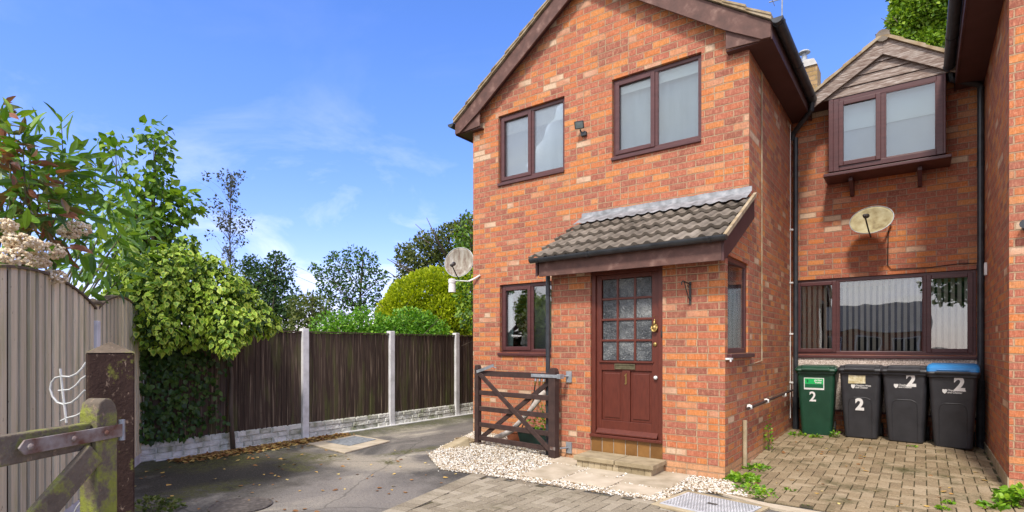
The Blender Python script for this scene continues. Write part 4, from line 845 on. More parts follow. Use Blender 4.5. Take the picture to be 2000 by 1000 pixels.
# things fixed to the house: floodlight, hanging basket bracket, satellite dish, outdoor camera, aerial
fL = thing('floodlight', 'small black square floodlight fixed to the brick wall between the two upper windows', 'floodlight', (-3.93, Ym, 4.58))
MB().box(-3.94, -3.86, Ym - .05, Ym - .001, 4.45, 4.51).build('wall_box', 'black_pvc', fL, bevel=.005)
MB().tube([(-3.94, Ym - .03, 4.50), (-3.94, Ym - .07, 4.54)], .012, 8).build('arm', 'black_pvc', fL)
hm = MB(); O = Vector((-3.93, Ym - .10, 4.60)); ax = Vector((.25, -.9, -.55)).normalized(); ux = Vector((0, 0, 1)).cross(ax).normalized(); vz = ax.cross(ux)
def ob(m, O, a, b, c, ha, hb, hc, sc=1.0):
    lo = [O - c * hc + a * i * ha * sc + b * j * hb * sc for i, j in ((-1, -1), (1, -1), (1, 1), (-1, 1))]; hi = [O + c * hc + a * i * ha + b * j * hb for i, j in ((-1, -1), (1, -1), (1, 1), (-1, 1))]
    m.add(lo + hi, [(0, 3, 2, 1), (4, 5, 6, 7), (0, 1, 5, 4), (1, 2, 6, 5), (2, 3, 7, 6), (3, 0, 4, 7)])
ob(hm, O, ux, vz, ax, .070, .055, .035, .7); hm.build('lamp_head', 'black_pvc', fL, bevel=.006)
hm = MB(); ob(hm, O + ax * .036, ux, vz, ax, .055, .042, .003); hm.build('lens', 'lens', fL)
bK = MB(); bx0 = -2.03; yb = Yp - .004
bK.box(bx0 - .012, bx0 + .012, yb - .008, yb, 1.88, 2.13)
bK.tube([(bx0, yb - .01, 2.10), (bx0 - .01, yb - .20, 2.12), (bx0 - .012, yb - .24, 2.10), (bx0 - .012, yb - .235, 2.075)], .007, 6)
bK.tube([(bx0, yb - .01, 1.93), (bx0 - .003, yb - .06, 1.96), (bx0 - .006, yb - .12, 2.04), (bx0 - .008, yb - .17, 2.11)], .006, 6)
bK.tube([(bx0 - .004, yb - .04, 2.06), (bx0 - .004, yb - .07, 2.09), (bx0 - .004, yb - .10, 2.06), (bx0 - .004, yb - .07, 2.02), (bx0 - .004, yb - .04, 2.06)], .005, 6)
bK.build('hanging_bracket', 'dark_metal', label='empty black iron hanging-basket bracket on the brick right of the door', cat='bracket')

def dish(label, C, look, a, b, mat, mount, org_, group, roll=0):
    t = thing('satellite_dish', label, 'satellite dish', org_, group); C = Vector(C); look = Vector(look).normalized()
    ux = Vector((0, 0, 1)).cross(look).normalized(); uz = look.cross(ux); m = MB(); rings = []; nr, ns = 8, 36
    for k in range(nr + 1):
        q = k / nr; rings.append([C + ux * a * q * math.cos(2 * math.pi * i / ns) + uz * b * q * math.sin(2 * math.pi * i / ns) + look * (.075 * q * q - .075) for i in range(ns)])
    for k in range(nr, -1, -1):
        q = max(k / nr, .01); rings.append([C + ux * a * q * math.cos(2 * math.pi * i / ns) + uz * b * q * math.sin(2 * math.pi * i / ns) + look * (.075 * q * q - .082) for i in range(ns)])
    m.loft(rings, cap=False); m.build('reflector', mat, t, smooth=True)
    e = [C + ux * a * math.cos(2 * math.pi * i / ns) + uz * b * math.sin(2 * math.pi * i / ns) for i in range(ns + 1)]; MB().tube(e, .005, 6, False).build('rim', 'galv', t)
    f = C - uz * (b * .85) + look * .34; ar = MB(); ar.tube([C - uz * b * 1.0 - look * .09, C - uz * b * 1.02 + look * .05, f], .010, 8); ar.build('feed_arm', 'dark_metal', t)
    ln = MB(); ln.tube([f - look * .02 + uz * .02, f - look * .09 + uz * .08], [.026, .034], 12); ln.tube([f - look * .01, f + look * .05 - uz * .015], .022, 10); ln.build('receiver', 'dark_metal', t, smooth=True)
    mb = MB(); mb.tube([C - look * .08, C - look * .15, *mount], .016, 8); mb.build('mounting_arm', 'galv', t); return t
dish('round cream lichen-stained satellite dish on the brick wall above the wide ground-floor window', (-.58, 9.42, 3.24), (-.10, -.82, .42), .27, .235, 'dish', [(-.40, 9.62, 3.20), (-.36, 9.78, 3.20)], (-.5, 9.7, 3.2), 'satellite dishes')
dish('grey-brown streaked satellite dish sticking out past the left edge of the gabled house', (-6.34, 7.02, 2.865), (.40, -.85, .30), .255, .275, 'dish_g', [(-6.2, 7.26, 2.80), (-6.03, 7.26, 2.80)], (-6.1, 7.2, 2.6), 'satellite dishes')
cb_ = MB(); cb_.tube([(-.39, 9.775, 3.12), (-.40, 9.785, 2.62), (-.36, 9.785, 2.555), (.1, 9.787, 2.54), (.4, 9.787, 2.565), (.62, 9.787, 2.555)], .006, 6)
cb_.build('dish_cable', 'rubber', label='thin black cable dropping from the round dish and running along the window head', cat='cable')
sc = thing('outdoor_sensor', 'white cylindrical outdoor sensor on an arm at the left corner of the gabled house', 'sensor', (-6.0, Ym, 2.5))
MB().tube([(-5.86, Ym - .012, 2.60), (-5.95, Ym - .04, 2.55), (-6.03, Ym - .10, 2.505)], .016, 8).tube([(-6.03, Ym - .10, 2.505), (-6.33, Ym - .14, 2.535)], .009, 8).build('arm', 'white_plastic', sc)
MB().lathe((-6.37, Ym - .14, 2.43), [(.062, -.09), (.060, -.02), (.055, .06), (.062, .065), (.064, .12), (.046, .135)], 18).build('sensor_body', 'white_plastic', sc, smooth=False)
ae = thing('tv_aerial', 'thin metal television aerial on a pole above the roof of the gabled house', 'aerial', (-1.67, 9.0, 5.2))
MB().tube([(-1.75, 8.8, 5.45), (-1.68, 9.0, 5.6), (-1.666, 9, 6.75)], .011, 6).build('pole', 'galv', ae)
am = MB(); am.tube([(-1.85, 9, 6.62), (-1.60, 9, 6.60)], .008, 6); am.tube([(-1.80, 8.85, 6.62), (-1.80, 9.15, 6.62)], .004, 5)
am.build('antenna', 'galv', ae)

# ================================================================ MIDDLE TERRACE HOUSE
Yn, XR = 9.8, .677
H2 = thing('terraced_house', 'recessed brick terraced house with boarded gable dormer and wide ground floor window', 'house', (-.5, Yn, 0))
GW = (-1.646, .602, 1.295, 2.478)
w2 = wall(FRONT(Yn), Xr, XR, -.05, 5.35, [GW, (-1.0, .14, 4.05, 5.06)], depth=.25)
w2.add([(Xr, Yn + .26, -.05), (Xr, 14, -.05), (Xr, 14, 5.2), (Xr, Yn + .26, 5.2)], [(0, 1, 2, 3)]); w2.add([(Xr, 14, -.05), (XR, 14, -.05), (XR, 14, 5.3), (Xr, 14, 5.3)], [(0, 1, 2, 3)])
w2.build('wall', 'brick_c', H2, fix=False)
MB().box(Xr + .003, XR - .003, Yn - .022, Yn - .001, .455, 1.244).build('pebbledash_panel', 'render', H2)
MB().box(Xr + .003, XR - .003, Yn - .03, Yn - .001, .425, .452).build('brown_ledge', 'soffit', H2)
vb_ = []
for (a, b, n) in ((-1.56, -1.11, 6), (-1.0, -.0, 13), (.09, .54, 6)):
    for k in range(n):
        x = a + (b - a) * (k + .5) / n; vb_.append((x - .022, x + .022, 1.36, 2.41, -.16 - random.uniform(0, .02), 'slat', 'blind_slat'))
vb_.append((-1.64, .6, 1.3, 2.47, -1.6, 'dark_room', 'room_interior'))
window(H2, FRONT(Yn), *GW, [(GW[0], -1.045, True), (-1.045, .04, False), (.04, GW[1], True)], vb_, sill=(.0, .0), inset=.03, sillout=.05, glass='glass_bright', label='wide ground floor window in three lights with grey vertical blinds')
# oriel dormer window
YD = 9.43
fd_ = FRONT(YD); ow = MB(); bars4(ow, fd_, -1.055, .235, 4.02, 5.10, .075, -.08, 0); ow.lbox(fd_, -.472, -.418, -.08, -.004, 4.09, 5.03)
ow.lbox(fd_, -1.115, -1.055, -.05, .006, 4.02, 5.12); ow.lbox(fd_, .235, .262, -.05, .006, 4.02, 5.12)
OW = ow.build('dormer_window', 'upvc', H2, bevel=.005, label='projecting upstairs window under the boarded gable')
s1 = MB(); bars4(s1, fd_, -.985, -.465, 4.085, 5.035, .062, -.03, .02); s1.build('sash', 'upvc', OW, bevel=.006)
s1 = MB(); bars4(s1, fd_, -.425, .17, 4.085, 5.035, .024, -.03, -.002); s1.build('glazing_bead', 'upvc', OW, bevel=.004)
MB().lbox(fd_, -.93, -.52, -.02, -.012, 4.14, 4.98).build('pane', 'glass', OW); MB().lbox(fd_, -.405, .15, -.02, -.012, 4.10, 5.02).build('pane', 'glass', OW)
MB().lbox(fd_, -1.0, .2, -.105, -.10, 4.62, 5.06).build('upper_blind', 'net_white', OW); MB().lbox(fd_, -1.0, .2, -.125, -.12, 4.05, 5.06).build('lower_blind', 'net_low', OW)
chk = MB(); chk.box(-1.10, -1.075, YD + .05, Yn - .002, 4.02, 5.12); chk.box(.235, .26, YD + .05, Yn - .002, 4.02, 5.12); chk.build('dormer_cheek', 'upvc', OW)
sb = MB(); sb.prism([(-1.17, Yn - .002, 4.015), (-1.17, YD - .11, 3.975), (-1.17, YD - .11, 3.935), (-1.17, YD - .07, 3.925), (-1.17, Yn - .002, 3.925)], (1.49, 0, 0)); sb.build('sill', 'upvc', OW, bevel=.004)
for x in (-.84, -.02): MB().prism([(x - .025, Yn - .002, 3.92), (x - .025, Yn - .30, 3.92), (x - .025, Yn - .30, 3.87), (x - .025, Yn - .06, 3.70), (x - .025, Yn - .002, 3.70)], (.05, 0, 0)).build('sill_bracket', 'upvc', OW)
# gable over it
AX, AZ, HS = -.44, 5.79, .665
gbd = MB()
for k in range(5):
    za, zb = 5.10 + k * .128, 5.10 + (k + 1) * .128 - .006; ha = (5.70 - za) / HS; hb = max((5.70 - zb) / HS, .0)
    if ha <= .02: break
    gbd.prism([(AX - ha, YD - .005 - .006, za), (AX + ha, YD - .005 - .006, za), (AX + hb, YD + .006, zb), (AX - hb, YD + .006, zb)], (0, .02, 0))
GB = gbd.build('gable_cladding', 'gable_boards', H2)
for sg in (-1, 1):
    xo = AX + sg * .90; zo = AZ - .90 * HS
    MB().prism([(AX, YD - .06, AZ), (xo, YD - .06, zo), (xo, YD - .06, zo - .13), (xo - sg * .04, YD - .06, zo - .17), (AX, YD - .06, AZ - .235)], (0, .028, 0)).build('bargeboard', 'gable_boards', H2, bevel=.004)
    MB().prism([(AX, YD - .03, AZ - .02), (xo, YD - .03, zo - .02), (xo, YD - .03, zo - .05), (AX, YD - .03, AZ - .05)], (0, 3.8, 0)).build('gable_soffit', 'soffit', H2)
L_ = math.hypot(.95, .95 * HS)
dr = tiles('dormer_roof_tiles', (AX - .97, YD - .08 + 4.0, AZ - .97 * HS + .005), (0, -1, 0), (1, 0, HS), 13, 4, H2, tw=4.0 / 13, gauge=.31)
dr = tiles('dormer_roof_tiles', (AX + .97, YD - .08, AZ - .97 * HS + .005), (0, 1, 0), (-1, 0, HS), 13, 4, H2, tw=4.0 / 13, gauge=.31)
dv = MB()
for sg in (-1, 1):
    for k in range(4):
        a0, a1 = k / 4, (k + 1) / 4; xa, xb = AX + sg * .97 * (1 - a0), AX + sg * .97 * (1 - a1); za, zb = AZ - .97 * HS * (1 - a0), AZ - .97 * HS * (1 - a1)
        dv.prism([(xa, YD - .10, za + .004), (xb, YD - .10, zb + .004), (xb, YD - .10, zb + .045), (xa, YD - .10, za + .062)], (0, .2, 0))
dv.build('verge', 'verge', H2)
rd = MB()
for k in range(9): rd.tube([(AX, YD - .10 + k * .44, AZ + .01), (AX, YD + .33 + k * .44, AZ + .018)], .085, 12)
rd.build('ridge_tile', 'tile', H2)
# eaves either side of the dormer, low roof behind
ev = MB(); ev.box(Xr + .01, AX - .60, 9.45, Yn - .002, 5.10, 5.118); ev.box(Xr + .01, XR - .01, YD + .0, Yn - .002, 5.122, 5.14); ev.build('soffit', 'soffit', H2)
lr = MB(); lr.add([(Xr, 9.5, 5.16), (XR, 9.5, 5.16), (XR, 14, 5.2), (Xr, 14, 5.2)], [(0, 1, 2, 3)]); lr.build('valley_roof', 'tile', H2)
ch = MB(); ch.box(-2.06, -1.74, 13.0, 13.5, 5.6, 7.30); CHO = ch.build('chimney', 'brick_y', H2, bevel=.01)
MB().prism([(-2.09, 12.97, 7.302), (-1.74, 12.97, 7.302), (-1.80, 12.97, 7.43), (-1.95, 12.97, 7.45), (-2.05, 12.97, 7.40)], (0, .56, 0)).build('flaunching', 'concrete', CHO)
MB().lathe((-2.0, 13.1, 7.45), [(.06, -.02), (.06, .12), (.045, .13), (.045, .19), (.12, .20), (.10, .235), (.02, .25)], 14).build('cowl', 'galv', CHO)

# ================================================================ RIGHT-HAND HOUSE
H3 = thing('brick_house', 'red brick house filling the right edge of the picture beside the bins', 'house', (1.5, 7.118, 0))
w3 = wall(FRONT(7.118), XR, 4.9, -.05, lambda u: 5.05 + .7 * (u - XR), [], depth=.2)
w3.add([(XR, 7.118, -.05), (XR, 14, -.05), (XR, 14, 5.2), (XR, 7.118, 5.2)], [(0, 1, 2, 3)])
w3.add([(4.9, 7.118, -.05), (4.9, 14, -.05), (4.9, 14, 5.2), (4.9, 7.118, 8.0)], [(0, 1, 2, 3)]); w3.build('wall', 'brick_b', H3, fix=False)
MB().box(XR - .012, XR - .0005, 7.12, Yn - .002, 0, .155).build('plinth_render', 'step', H3)
MB().box(.385, XR - .002, 6.8, 9.78, 4.965, 4.985).build('soffit', 'soffit', H3); MB().box(.362, .382, 6.78, 9.78, 4.95, 5.17).build('fascia', 'soffit', H3)
gutter((.295, 6.76, 5.18), (.295, 9.56, 5.16), .062, H3, bands=(.1, .62, .93))
r3 = MB(); r3.prism([(.33, 6.7, 5.18), (3.2, 6.7, 7.19), (3.2, 6.7, 7.24), (.33, 6.7, 5.22)], (0, 7.3, 0)); r3.build('roof', 'tile', H3)
d3 = MB(); d3.tube([(.31, 9.50, 5.11), (.32, 9.52, 5.03), (.62, 9.66, 4.93), (.645, 9.66, 4.85)], .040, 12); d3.tube([(.635, 9.66, 4.9), (.635, 9.66, .95)], .038, 12)
d3.tube([(.635, 9.66, .97), (.635, 9.66, .86)], .050, 12); d3.tube([(.635, 9.66, .88), (.635, 9.66, .045)], .046, 12); d3.tube([(.635, 9.66, 2.44), (.635, 9.66, 2.52)], .044, 12)
d3.tube([(.635, 9.66, 3.82), (.635, 9.66, 3.90)], .043, 12)
d3.build('downpipe', 'black_pvc', H3)
MB().box(XR - .03, XR - .001, 9.30, 9.38, 2.34, 2.50).build('junction_box', 'white_plastic', H3, bevel=.006)
lp = thing('wall_lamp', 'small black lamp jutting from the brick of the right-hand house', 'lamp', (.78, 7.1, 2.58))
MB().lathe((.82, 7.118, 2.56), [(.055, 0), (.055, .03), (.03, .035)], 14, '-y').build('back_plate', 'black_pvc', lp); MB().tube([(.80, 7.09, 2.56), (.78, 7.0, 2.57)], [.035, .045], 12).build('lamp_head', 'black_pvc', lp)

# ================================================================ BINS
def rrect(w, d, r, z, cx=0, cy=0, n=5):
    pts = []
    for (sx_, sy_, a0) in ((1, 1, 0), (-1, 1, 90), (-1, -1, 180), (1, -1, 270)):
        for k in range(n + 1):
            a = R(a0 + 90 * k / n); pts.append((cx + sx_ * (w / 2 - r) + r * math.cos(a), cy + sy_ * (d / 2 - r) + r * math.sin(a), z))
    return pts
def make_bin(label, body, lid, loc, rz, arch=True, lidopen=0):
    t = thing('wheelie_bin', label, 'wheelie bin', (0, 0, 0), 'wheelie bins standing under the window')
    b = MB(); b.loft([rrect(.40, .42, .05, .012), rrect(.435, .455, .055, .03, 0, -.005), rrect(.50, .55, .055, .50, 0, -.02), rrect(.545, .615, .05, .93, 0, -.03), rrect(.585, .66, .05, .935, 0, -.03), rrect(.585, .66, .05, .965, 0, -.03), rrect(.56, .63, .05, .97, 0, -.03)])
    B = b.build('body', body, t, smooth=False)
    md = B.modifiers.new('b', 'BEVEL'); md.width = .004; md.segments = 2; md.limit_method = 'ANGLE'; md.angle_limit = R(40)
    l = MB(); l.loft([rrect(.60, .69, .05, .965, 0, -.035), rrect(.612, .70, .05, .985, 0, -.038), rrect(.60, .69, .05, 1.005, 0, -.035), rrect(.55, .60, .07, 1.035, 0, -.02), rrect(.47, .50, .07, 1.052, 0, 0)])
    l.box(-.20, .20, -.41, -.375, .985, 1.012)
    l.box(-.265, -.20, -.36, -.25, 1.0, 1.05); l.box(.20, .265, -.36, -.25, 1.0, 1.05); l.box(-.2, .2, -.30, -.27, 1.03, 1.052)
    l.build('lid', lid, t, bevel=.006)
    h = MB(); h.tube([(-.20, .30, .985), (-.20, .36, 1.0), (.20, .36, 1.0), (.20, .30, .985)], .014, 8); h.box(-.24, -.17, .27, .33, .93, .99); h.box(.17, .24, .27, .33, .93, .99); h.build('handle', body, t)
    for sg in (-1, 1):
        w_ = MB(); w_.lathe((sg * .225 - .025, .235, .10), [(.03, -.002), (.10, 0), (.10, .05), (.03, .052)], 20, 'x'); w_.build('wheel', 'rubber', t)
    def fy(z): return -.2325 - (.0625) * (z - .03) / .47 if z < .5 else -.295 - (.0425) * (z - .5) / .43
    if arch:
        a = MB(); pts = []; wv, z0_, z1_ = .155, .06, .60
        for (x, z) in [(-wv, z0_), (-wv, z1_ - .08), (-wv + .02, z1_ - .025), (-wv + .07, z1_), (wv - .07, z1_), (wv - .02, z1_ - .025), (wv, z1_ - .08), (wv, z0_)]: pts.append((x, fy(z) - .0005, z))
        a.tube(pts, .006, 6); a.build('front_rib', body, t)
    def onf(x, z, off=.003): return face_mtx((x, fy(z) - off, z), (1, 0, 0), (0, -1, 0)) @ Matrix.Rotation(math.atan(.133 if z < .5 else .099), 4, 'X')
    t.location = loc; t.rotation_euler = (0, 0, rz); t.scale = (.90, 1, 1)
    return t, onf
Y0 = 9.38
def plate(name, x0, x1, z0, z1, onf, mat, t, off=.002, jag=False):
    m = onf((x0 + x1) / 2, (z0 + z1) / 2, off); w, h = (x1 - x0) / 2, (z1 - z0) / 2
    pts = [(-w, -h), (w, -h * (.92 if jag else 1)), (w, h), (w * .3, h * (.9 if jag else 1)), (-w * (.94 if jag else 1), h)] if jag else [(-w, -h), (w, -h), (w, h), (-w, h)]
    mb = MB(); v = [m @ Vector((a, b, 0)) for a, b in pts]; n = m.to_3x3() @ Vector((0, 0, 1)); mb.prism(v, n * .0015); return mb.build(name, mat, t)
def logo(t, onf, x, z, s=1.0):
    m = onf(x, z, .003); mb = MB(); r = .026 * s
    pts = [(-r, r * .9), (-r * .5, r * 1.1), (0, r * .9), (r * .5, r * 1.1), (r, r * .9), (r, -.1 * r), (r * .6, -r * .8), (0, -r * 1.2), (-r * .6, -r * .8), (-r, -.1 * r)]
    mb.prism([m @ Vector((a, b, 0)) for a, b in pts], (m.to_3x3() @ Vector((0, 0, 1))) * .001); mb.build('council_emblem', 'paint_white', t)
    text_mesh('council_lettering', 'Cheshire West\nand Chester', .033 * s, 'paint_white', t, onf(x + .032 * s, z, .003), .0005, .0006, 'LEFT')
b1, f1 = make_bin('dark green wheelie bin with a green and white sticker above a thin white 2', 'bin_green', 'bin_green', (-1.262, Y0 + .08, .088), R(3), arch=False)
plate('sticker_backing', -.17, .12, .70, .875, f1, 'paint_white', b1); plate('sticker_top', -.158, .108, .785, .865, f1, 'sticker_g', b1, .0045); plate('sticker_middle', -.158, .108, .728, .783, f1, 'sticker_d', b1, .0045)
text_mesh('sticker_lettering', 'garden\nwaste', .040, 'paint_white', b1, f1(.035, .825, .0065), .0005, .001); logo(b1, f1, -.085, .755, .7)
lfm = f1(-.115, .825, .0065); MB().prism([lfm @ Vector((a, b, 0)) for a, b in ((-.018, .02), (.0, .026), (.014, .006), (.004, -.026), (-.012, -.012))], (0, -.001, 0)).build('leaf_mark', 'sticker_d', b1)
text_mesh('numeral', '2', .20, 'paint_white', b1, f1(-.045, .59, .003), .001, .004)
b2, f2 = make_bin('charcoal wheelie bin with a torn yellowed label and a low white 2', 'bin_black', 'bin_black', (-.685, Y0 + .06, .105), R(-2))
plate('paper_label', -.155, .075, .795, .915, f2, 'sticker_y', b2, .003, True); logo(b2, f2, -.09, .755); text_mesh('numeral', '2', .225, 'paint_white', b2, f2(-.005, .495, .009), .001, .010)
b3, f3 = make_bin('charcoal wheelie bin with a plain dark lid and a high white 2', 'bin_black', 'bin_black', (-.160, Y0 + .02, .105), R(-5))
text_mesh('numeral', '2', .235, 'paint_white', b3, f3(.085, .86, .003), .001, .010); logo(b3, f3, -.10, .785)
b4, f4 = make_bin('charcoal wheelie bin with a bright blue lid beside the downpipe', 'bin_black', 'bin_black', (.335, Y0 - .06, .092), R(-3))
# blue hinged flap that covers the lid
bl = MB(); bl.loft([rrect(.60, .67, .05, 1.000, 0, -.04), rrect(.595, .66, .05, 1.055, 0, -.035), rrect(.57, .62, .07, 1.09, 0, -.02), rrect(.50, .50, .08, 1.105, 0, .01)]); bl.box(-.18, .18, -.385, -.365, 1.022, 1.036); bl.build('blue_lid', 'bin_blue', b4, bevel=.008)
text_mesh('numeral', '2', .245, 'paint_white', b4, f4(.075, .845, .003), .001, .010); logo(b4, f4, -.09, .755)

# ================================================================ BROWN GATE folded against the porch
GT = thing('field_gate', 'dark brown timber gate with crossed braces folded back beside the front door', 'gate', (-3.70, 5.86, 0))
p0 = Vector((-3.705, 5.865, 0)); p1 = Vector((-5.06, 6.0, 0)); dG = (p1 - p0).normalized(); nG = Vector((dG.y, -dG.x, 0)); LG = (p1 - p0).length
if nG.y > 0: nG = -nG
FG = (p0, dG, nG)
st = MB(); w_, t_ = .052, .045
prof = [(-w_, .03), (w_, .03), (w_, 1.10), (w_ * .7, 1.14), (0, 1.155), (-w_ * .7, 1.14), (-w_, 1.10)]
st.prism([p0 + dG * a + nG * t_ + Vector((0, 0, b)) for a, b in prof], -nG * (2 * t_)); st.build('hinge_stile', 'gate_brown', GT, bevel=.004)
st = MB(); w_ = .036; st.prism([p1 + dG * a + nG * .036 + Vector((0, 0, b)) for a, b in [(-w_, .06), (w_, .06), (w_, 1.12), (w_ * .6, 1.16), (-w_ * .6, 1.16), (-w_, 1.12)]], -nG * .072); st.build('latch_stile', 'gate_brown', GT, bevel=.004)
for z, hh in ((1.045, .075), (.77, .065), (.545, .065), (.32, .065), (.13, .065)):
    MB().lbox(FG, .05, LG - .034, -.014, .014, z - hh / 2, z + hh / 2).build('rail', 'gate_brown', GT, bevel=.004)
MB().bar(p1 - dG * .03 + nG * .026 + Vector((0, 0, 1.06)), p0 + dG * .04 + nG * .026 + Vector((0, 0, .12)), .022, .062, nG.cross(Vector((0, 0, 1))) * 0 + Vector((0, 0, 1))).build('brace', 'gate_brown', GT, bevel=.003)
MB().bar(p0 + dG * .06 - nG * .026 + Vector((0, 0, .99)), p1 - dG * .06 - nG * .026 + Vector((0, 0, .14)), .022, .062).build('brace', 'gate_brown', GT, bevel=.003)
hg = MB(); hg.lbox(FG, -.10, .33, t_ + .002, t_ + .008, 1.03, 1.07); hg.lbox(FG, -.14, -.085, -.03, t_ + .006, 1.022, 1.078)
for a in (.0, .15, .29): hg.lathe(p0 + dG * a + nG * (t_ + .008) + Vector((0, 0, 1.05)), [(.008, 0), (.006, .005)], 8, '-y')
hg.build('strap_hinge', 'galv', GT, bevel=.002)
MB().box(-3.60, -3.52, 5.985, 6.004, .97, 1.11).tube([(-3.57, 5.99, 1.05), (-3.60, 5.90, 1.05)], .012, 8).build('hinge_plate', 'galv', GT, bevel=.002)
MB().box(-3.60, -3.52, 5.985, 6.004, .08, .22).tube([(-3.57, 5.99, .15), (-3.62, 5.88, .15)], .012, 8).build('hinge_plate', 'galv', GT, bevel=.002)
MB().lbox(FG, -.06, .02, t_ + .001, t_ + .007, .13, .17).build('lower_hinge', 'rusty', GT)
MB().bar(p1 - dG * .02 + nG * .045 + Vector((0, 0, 1.065)), p1 - dG * .36 + nG * .05 + Vector((0, 0, 1.165)), .006, .04).tube([p1 - dG * .30 + nG * .04 + Vector((0, 0, 1.15)), p1 - dG * .40 + nG * .04 + Vector((0, 0, 1.13))], .007, 6).build('latch', 'galv', GT)
# chock stone
rk = MB(); P_ = [(-5.42, 5.55, 0), (-5.20, 5.42, 0), (-5.02, 5.80, 0), (-5.22, 5.95, 0)]; rk.add([Vector(p) for p in P_] + [Vector((-5.36, 5.58, .04)), Vector((-5.21, 5.48, .05)), Vector((-5.05, 5.79, .15)), Vector((-5.20, 5.88, .16))], [(0, 3, 2, 1), (4, 5, 6, 7), (0, 1, 5, 4), (1, 2, 6, 5), (2, 3, 7, 6), (3, 0, 4, 7)])
rk.build('concrete_wedge', 'step', label='broken grey concrete wedge propping the outer foot of the brown gate', cat='stone', bevel=.012)
# things behind the gate
tp = thing('garden_tap', 'brass and grey multi-way garden tap on the brick wall behind the brown gate', 'tap', (-4.55, 6.95, .9))
tb = MB(); tb.tube([(-4.55, 7.0, 1.00), (-4.55, 6.90, 1.00)], .02, 10); tb.tube([(-4.68, 6.88, .96), (-4.42, 6.88, .96)], .024, 10); tb.tube([(-4.55, 6.89, 1.03), (-4.55, 6.89, .96)], .025, 10); tb.build('manifold', 'galv', tp)
for k in range(4):
    x = -4.66 + k * .075; MB().tube([(x, 6.875, .95), (x, 6.865, .90)], .017, 8).tube([(x, 6.87, .97), (x, 6.84, .99)], .014, 8).build('outlet', 'galv', tp)
    MB().tube([(x, 6.862, .90), (x, 6.855, .845)], [.020, .015], 8).build('hose_connector', 'gold', tp)
MB().tube([(-4.66, 6.855, .85), (-4.70, 6.86, .6), (-4.80, 6.82, .35), (-4.9, 6.75, .05)], .010, 8).build('hose', 'rubber', tp)
pl = thing('planter_trough', 'dark green plastic planter trough on the gravel behind the brown gate', 'planter', (-4.25, 6.45, 0))
q = MB(); q.loft([rrect(.62, .26, .05, .02, -4.25, 6.45), rrect(.72, .32, .05, .22, -4.25, 6.45), rrect(.75, .35, .05, .225, -4.25, 6.45), rrect(.75, .35, .05, .25, -4.25, 6.45), rrect(.70, .30, .05, .245, -4.25, 6.45), rrect(.68, .28, .05, .21, -4.25, 6.45)]); q.build('trough', 'plant_pot', pl)
sh = thing('shrub', 'small leafy green shrub growing in the trough behind the brown gate', 'shrub', (-4.15, 6.45, .2))
cs = [((-4.10, 6.45, .45), (.22, .14, .20)), ((-4.25, 6.42, .35), (.25, .15, .14)), ((-3.98, 6.42, .62), (.14, .12, .18))]
p_, d_ = clumps(cs, 3600, .2); leaves('foliage', p_, d_, .045, T_small(), 'lf_weed', sh)
b_m = MB()
for k in range(9): a = random.uniform(0, 6.28); b_m.tube([(-4.15, 6.45, .2), (-4.15 + .1 * math.cos(a), 6.45 + .06 * math.sin(a), .4), (-4.15 + .2 * math.cos(a), 6.45 + .1 * math.sin(a), random.uniform(.5, .72))], .004, 5)
b_m.build('branches', 'stem', sh)
MB().lathe((-4.85, 6.6, 0), [(.10, 0), (.13, .16), (.145, .165), (.145, .20), (.12, .2), (.11, .15)], 18).build('plant_pot', 'terracotta', label='low terracotta pot on the gravel at the foot of the house wall', cat='plant pot')
MB().tube([(-4.98, 6.30, .08), (-4.72, 6.36, .22), (-4.45, 6.40, .50), (-4.22, 6.45, .80)], [.045, .038, .034, .045], 10).build('driftwood', 'wood_white', label='bleached branch leaning behind the brown gate', cat='branch', smooth=True)
hs_ = MB(); pts = [(-5.35 + .17 * math.cos(a), 6.05 + .12 * math.sin(a), .04 + .01 * a / 6.28) for a in np.linspace(0, 18, 60)]; hs_.tube(pts, .011, 6)
hs_.build('garden_hose', 'verge', label='loose coil of yellowish hose on the gravel beside the gate foot', cat='hose')

# ================================================================ MANHOLES AND DRAIN COVERS
mc_ = thing('manhole_cover', 'silver chequered manhole cover set in concrete in front of the porch corner', 'manhole cover', (-1.47, 4.95, 0))
Ro = Matrix.Translation((-1.50, 4.95, 0)) @ Matrix.Rotation(R(-9), 4, 'Z')
def rb(m, x0, x1, y0, y1, z0, z1):
    a = MB().box(x0, x1, y0, y1, z0, z1); m.add([Ro @ Vector(v) for v in a.v], a.f); return m
f_ = MB(); rb(f_, -.39, .39, .27, .33, .0, .022); rb(f_, -.39, .39, -.33, -.27, .0, .022); rb(f_, -.39, -.35, -.27, .27, 0, .022); rb(f_, .35, .39, -.27, .27, 0, .022); f_.build('surround', 'step', mc_, bevel=.004)
f_ = MB(); rb(f_, -.345, .345, -.265, .265, 0, .024); f_.build('plate', 'cover_plate', mc_, bevel=.002)
f_ = MB()
for i in range(24):
    for j in range(18):
        x = -.33 + (i + .5 * (j % 2)) * .0275; y = -.25 + j * .029
        if abs(x) < .33 and abs(y) < .25: 
            a = .45 if (i + j) % 2 else -.45; v = [Vector((x + .011 * math.cos(a), y + .011 * math.sin(a), 0)), Vector((x - .004 * math.sin(a), y + .004 * math.cos(a), 0)), Vector((x - .011 * math.cos(a), y - .011 * math.sin(a), 0)), Vector((x + .004 * math.sin(a), y - .004 * math.cos(a), 0))]
            f_.prism([Ro @ (q_ + Vector((0, 0, .024))) for q_ in v], (0, 0, .002))
rb(f_, -.045, .045, .02, .07, .0245, .0255)
f_.build('tread_pattern', 'dark_hole', mc_)
dc = thing('drain_cover', 'grey steel inspection cover in a pale concrete surround on the tarmac by the dark fence', 'drain cover', (-6.7, 5.0, 0))
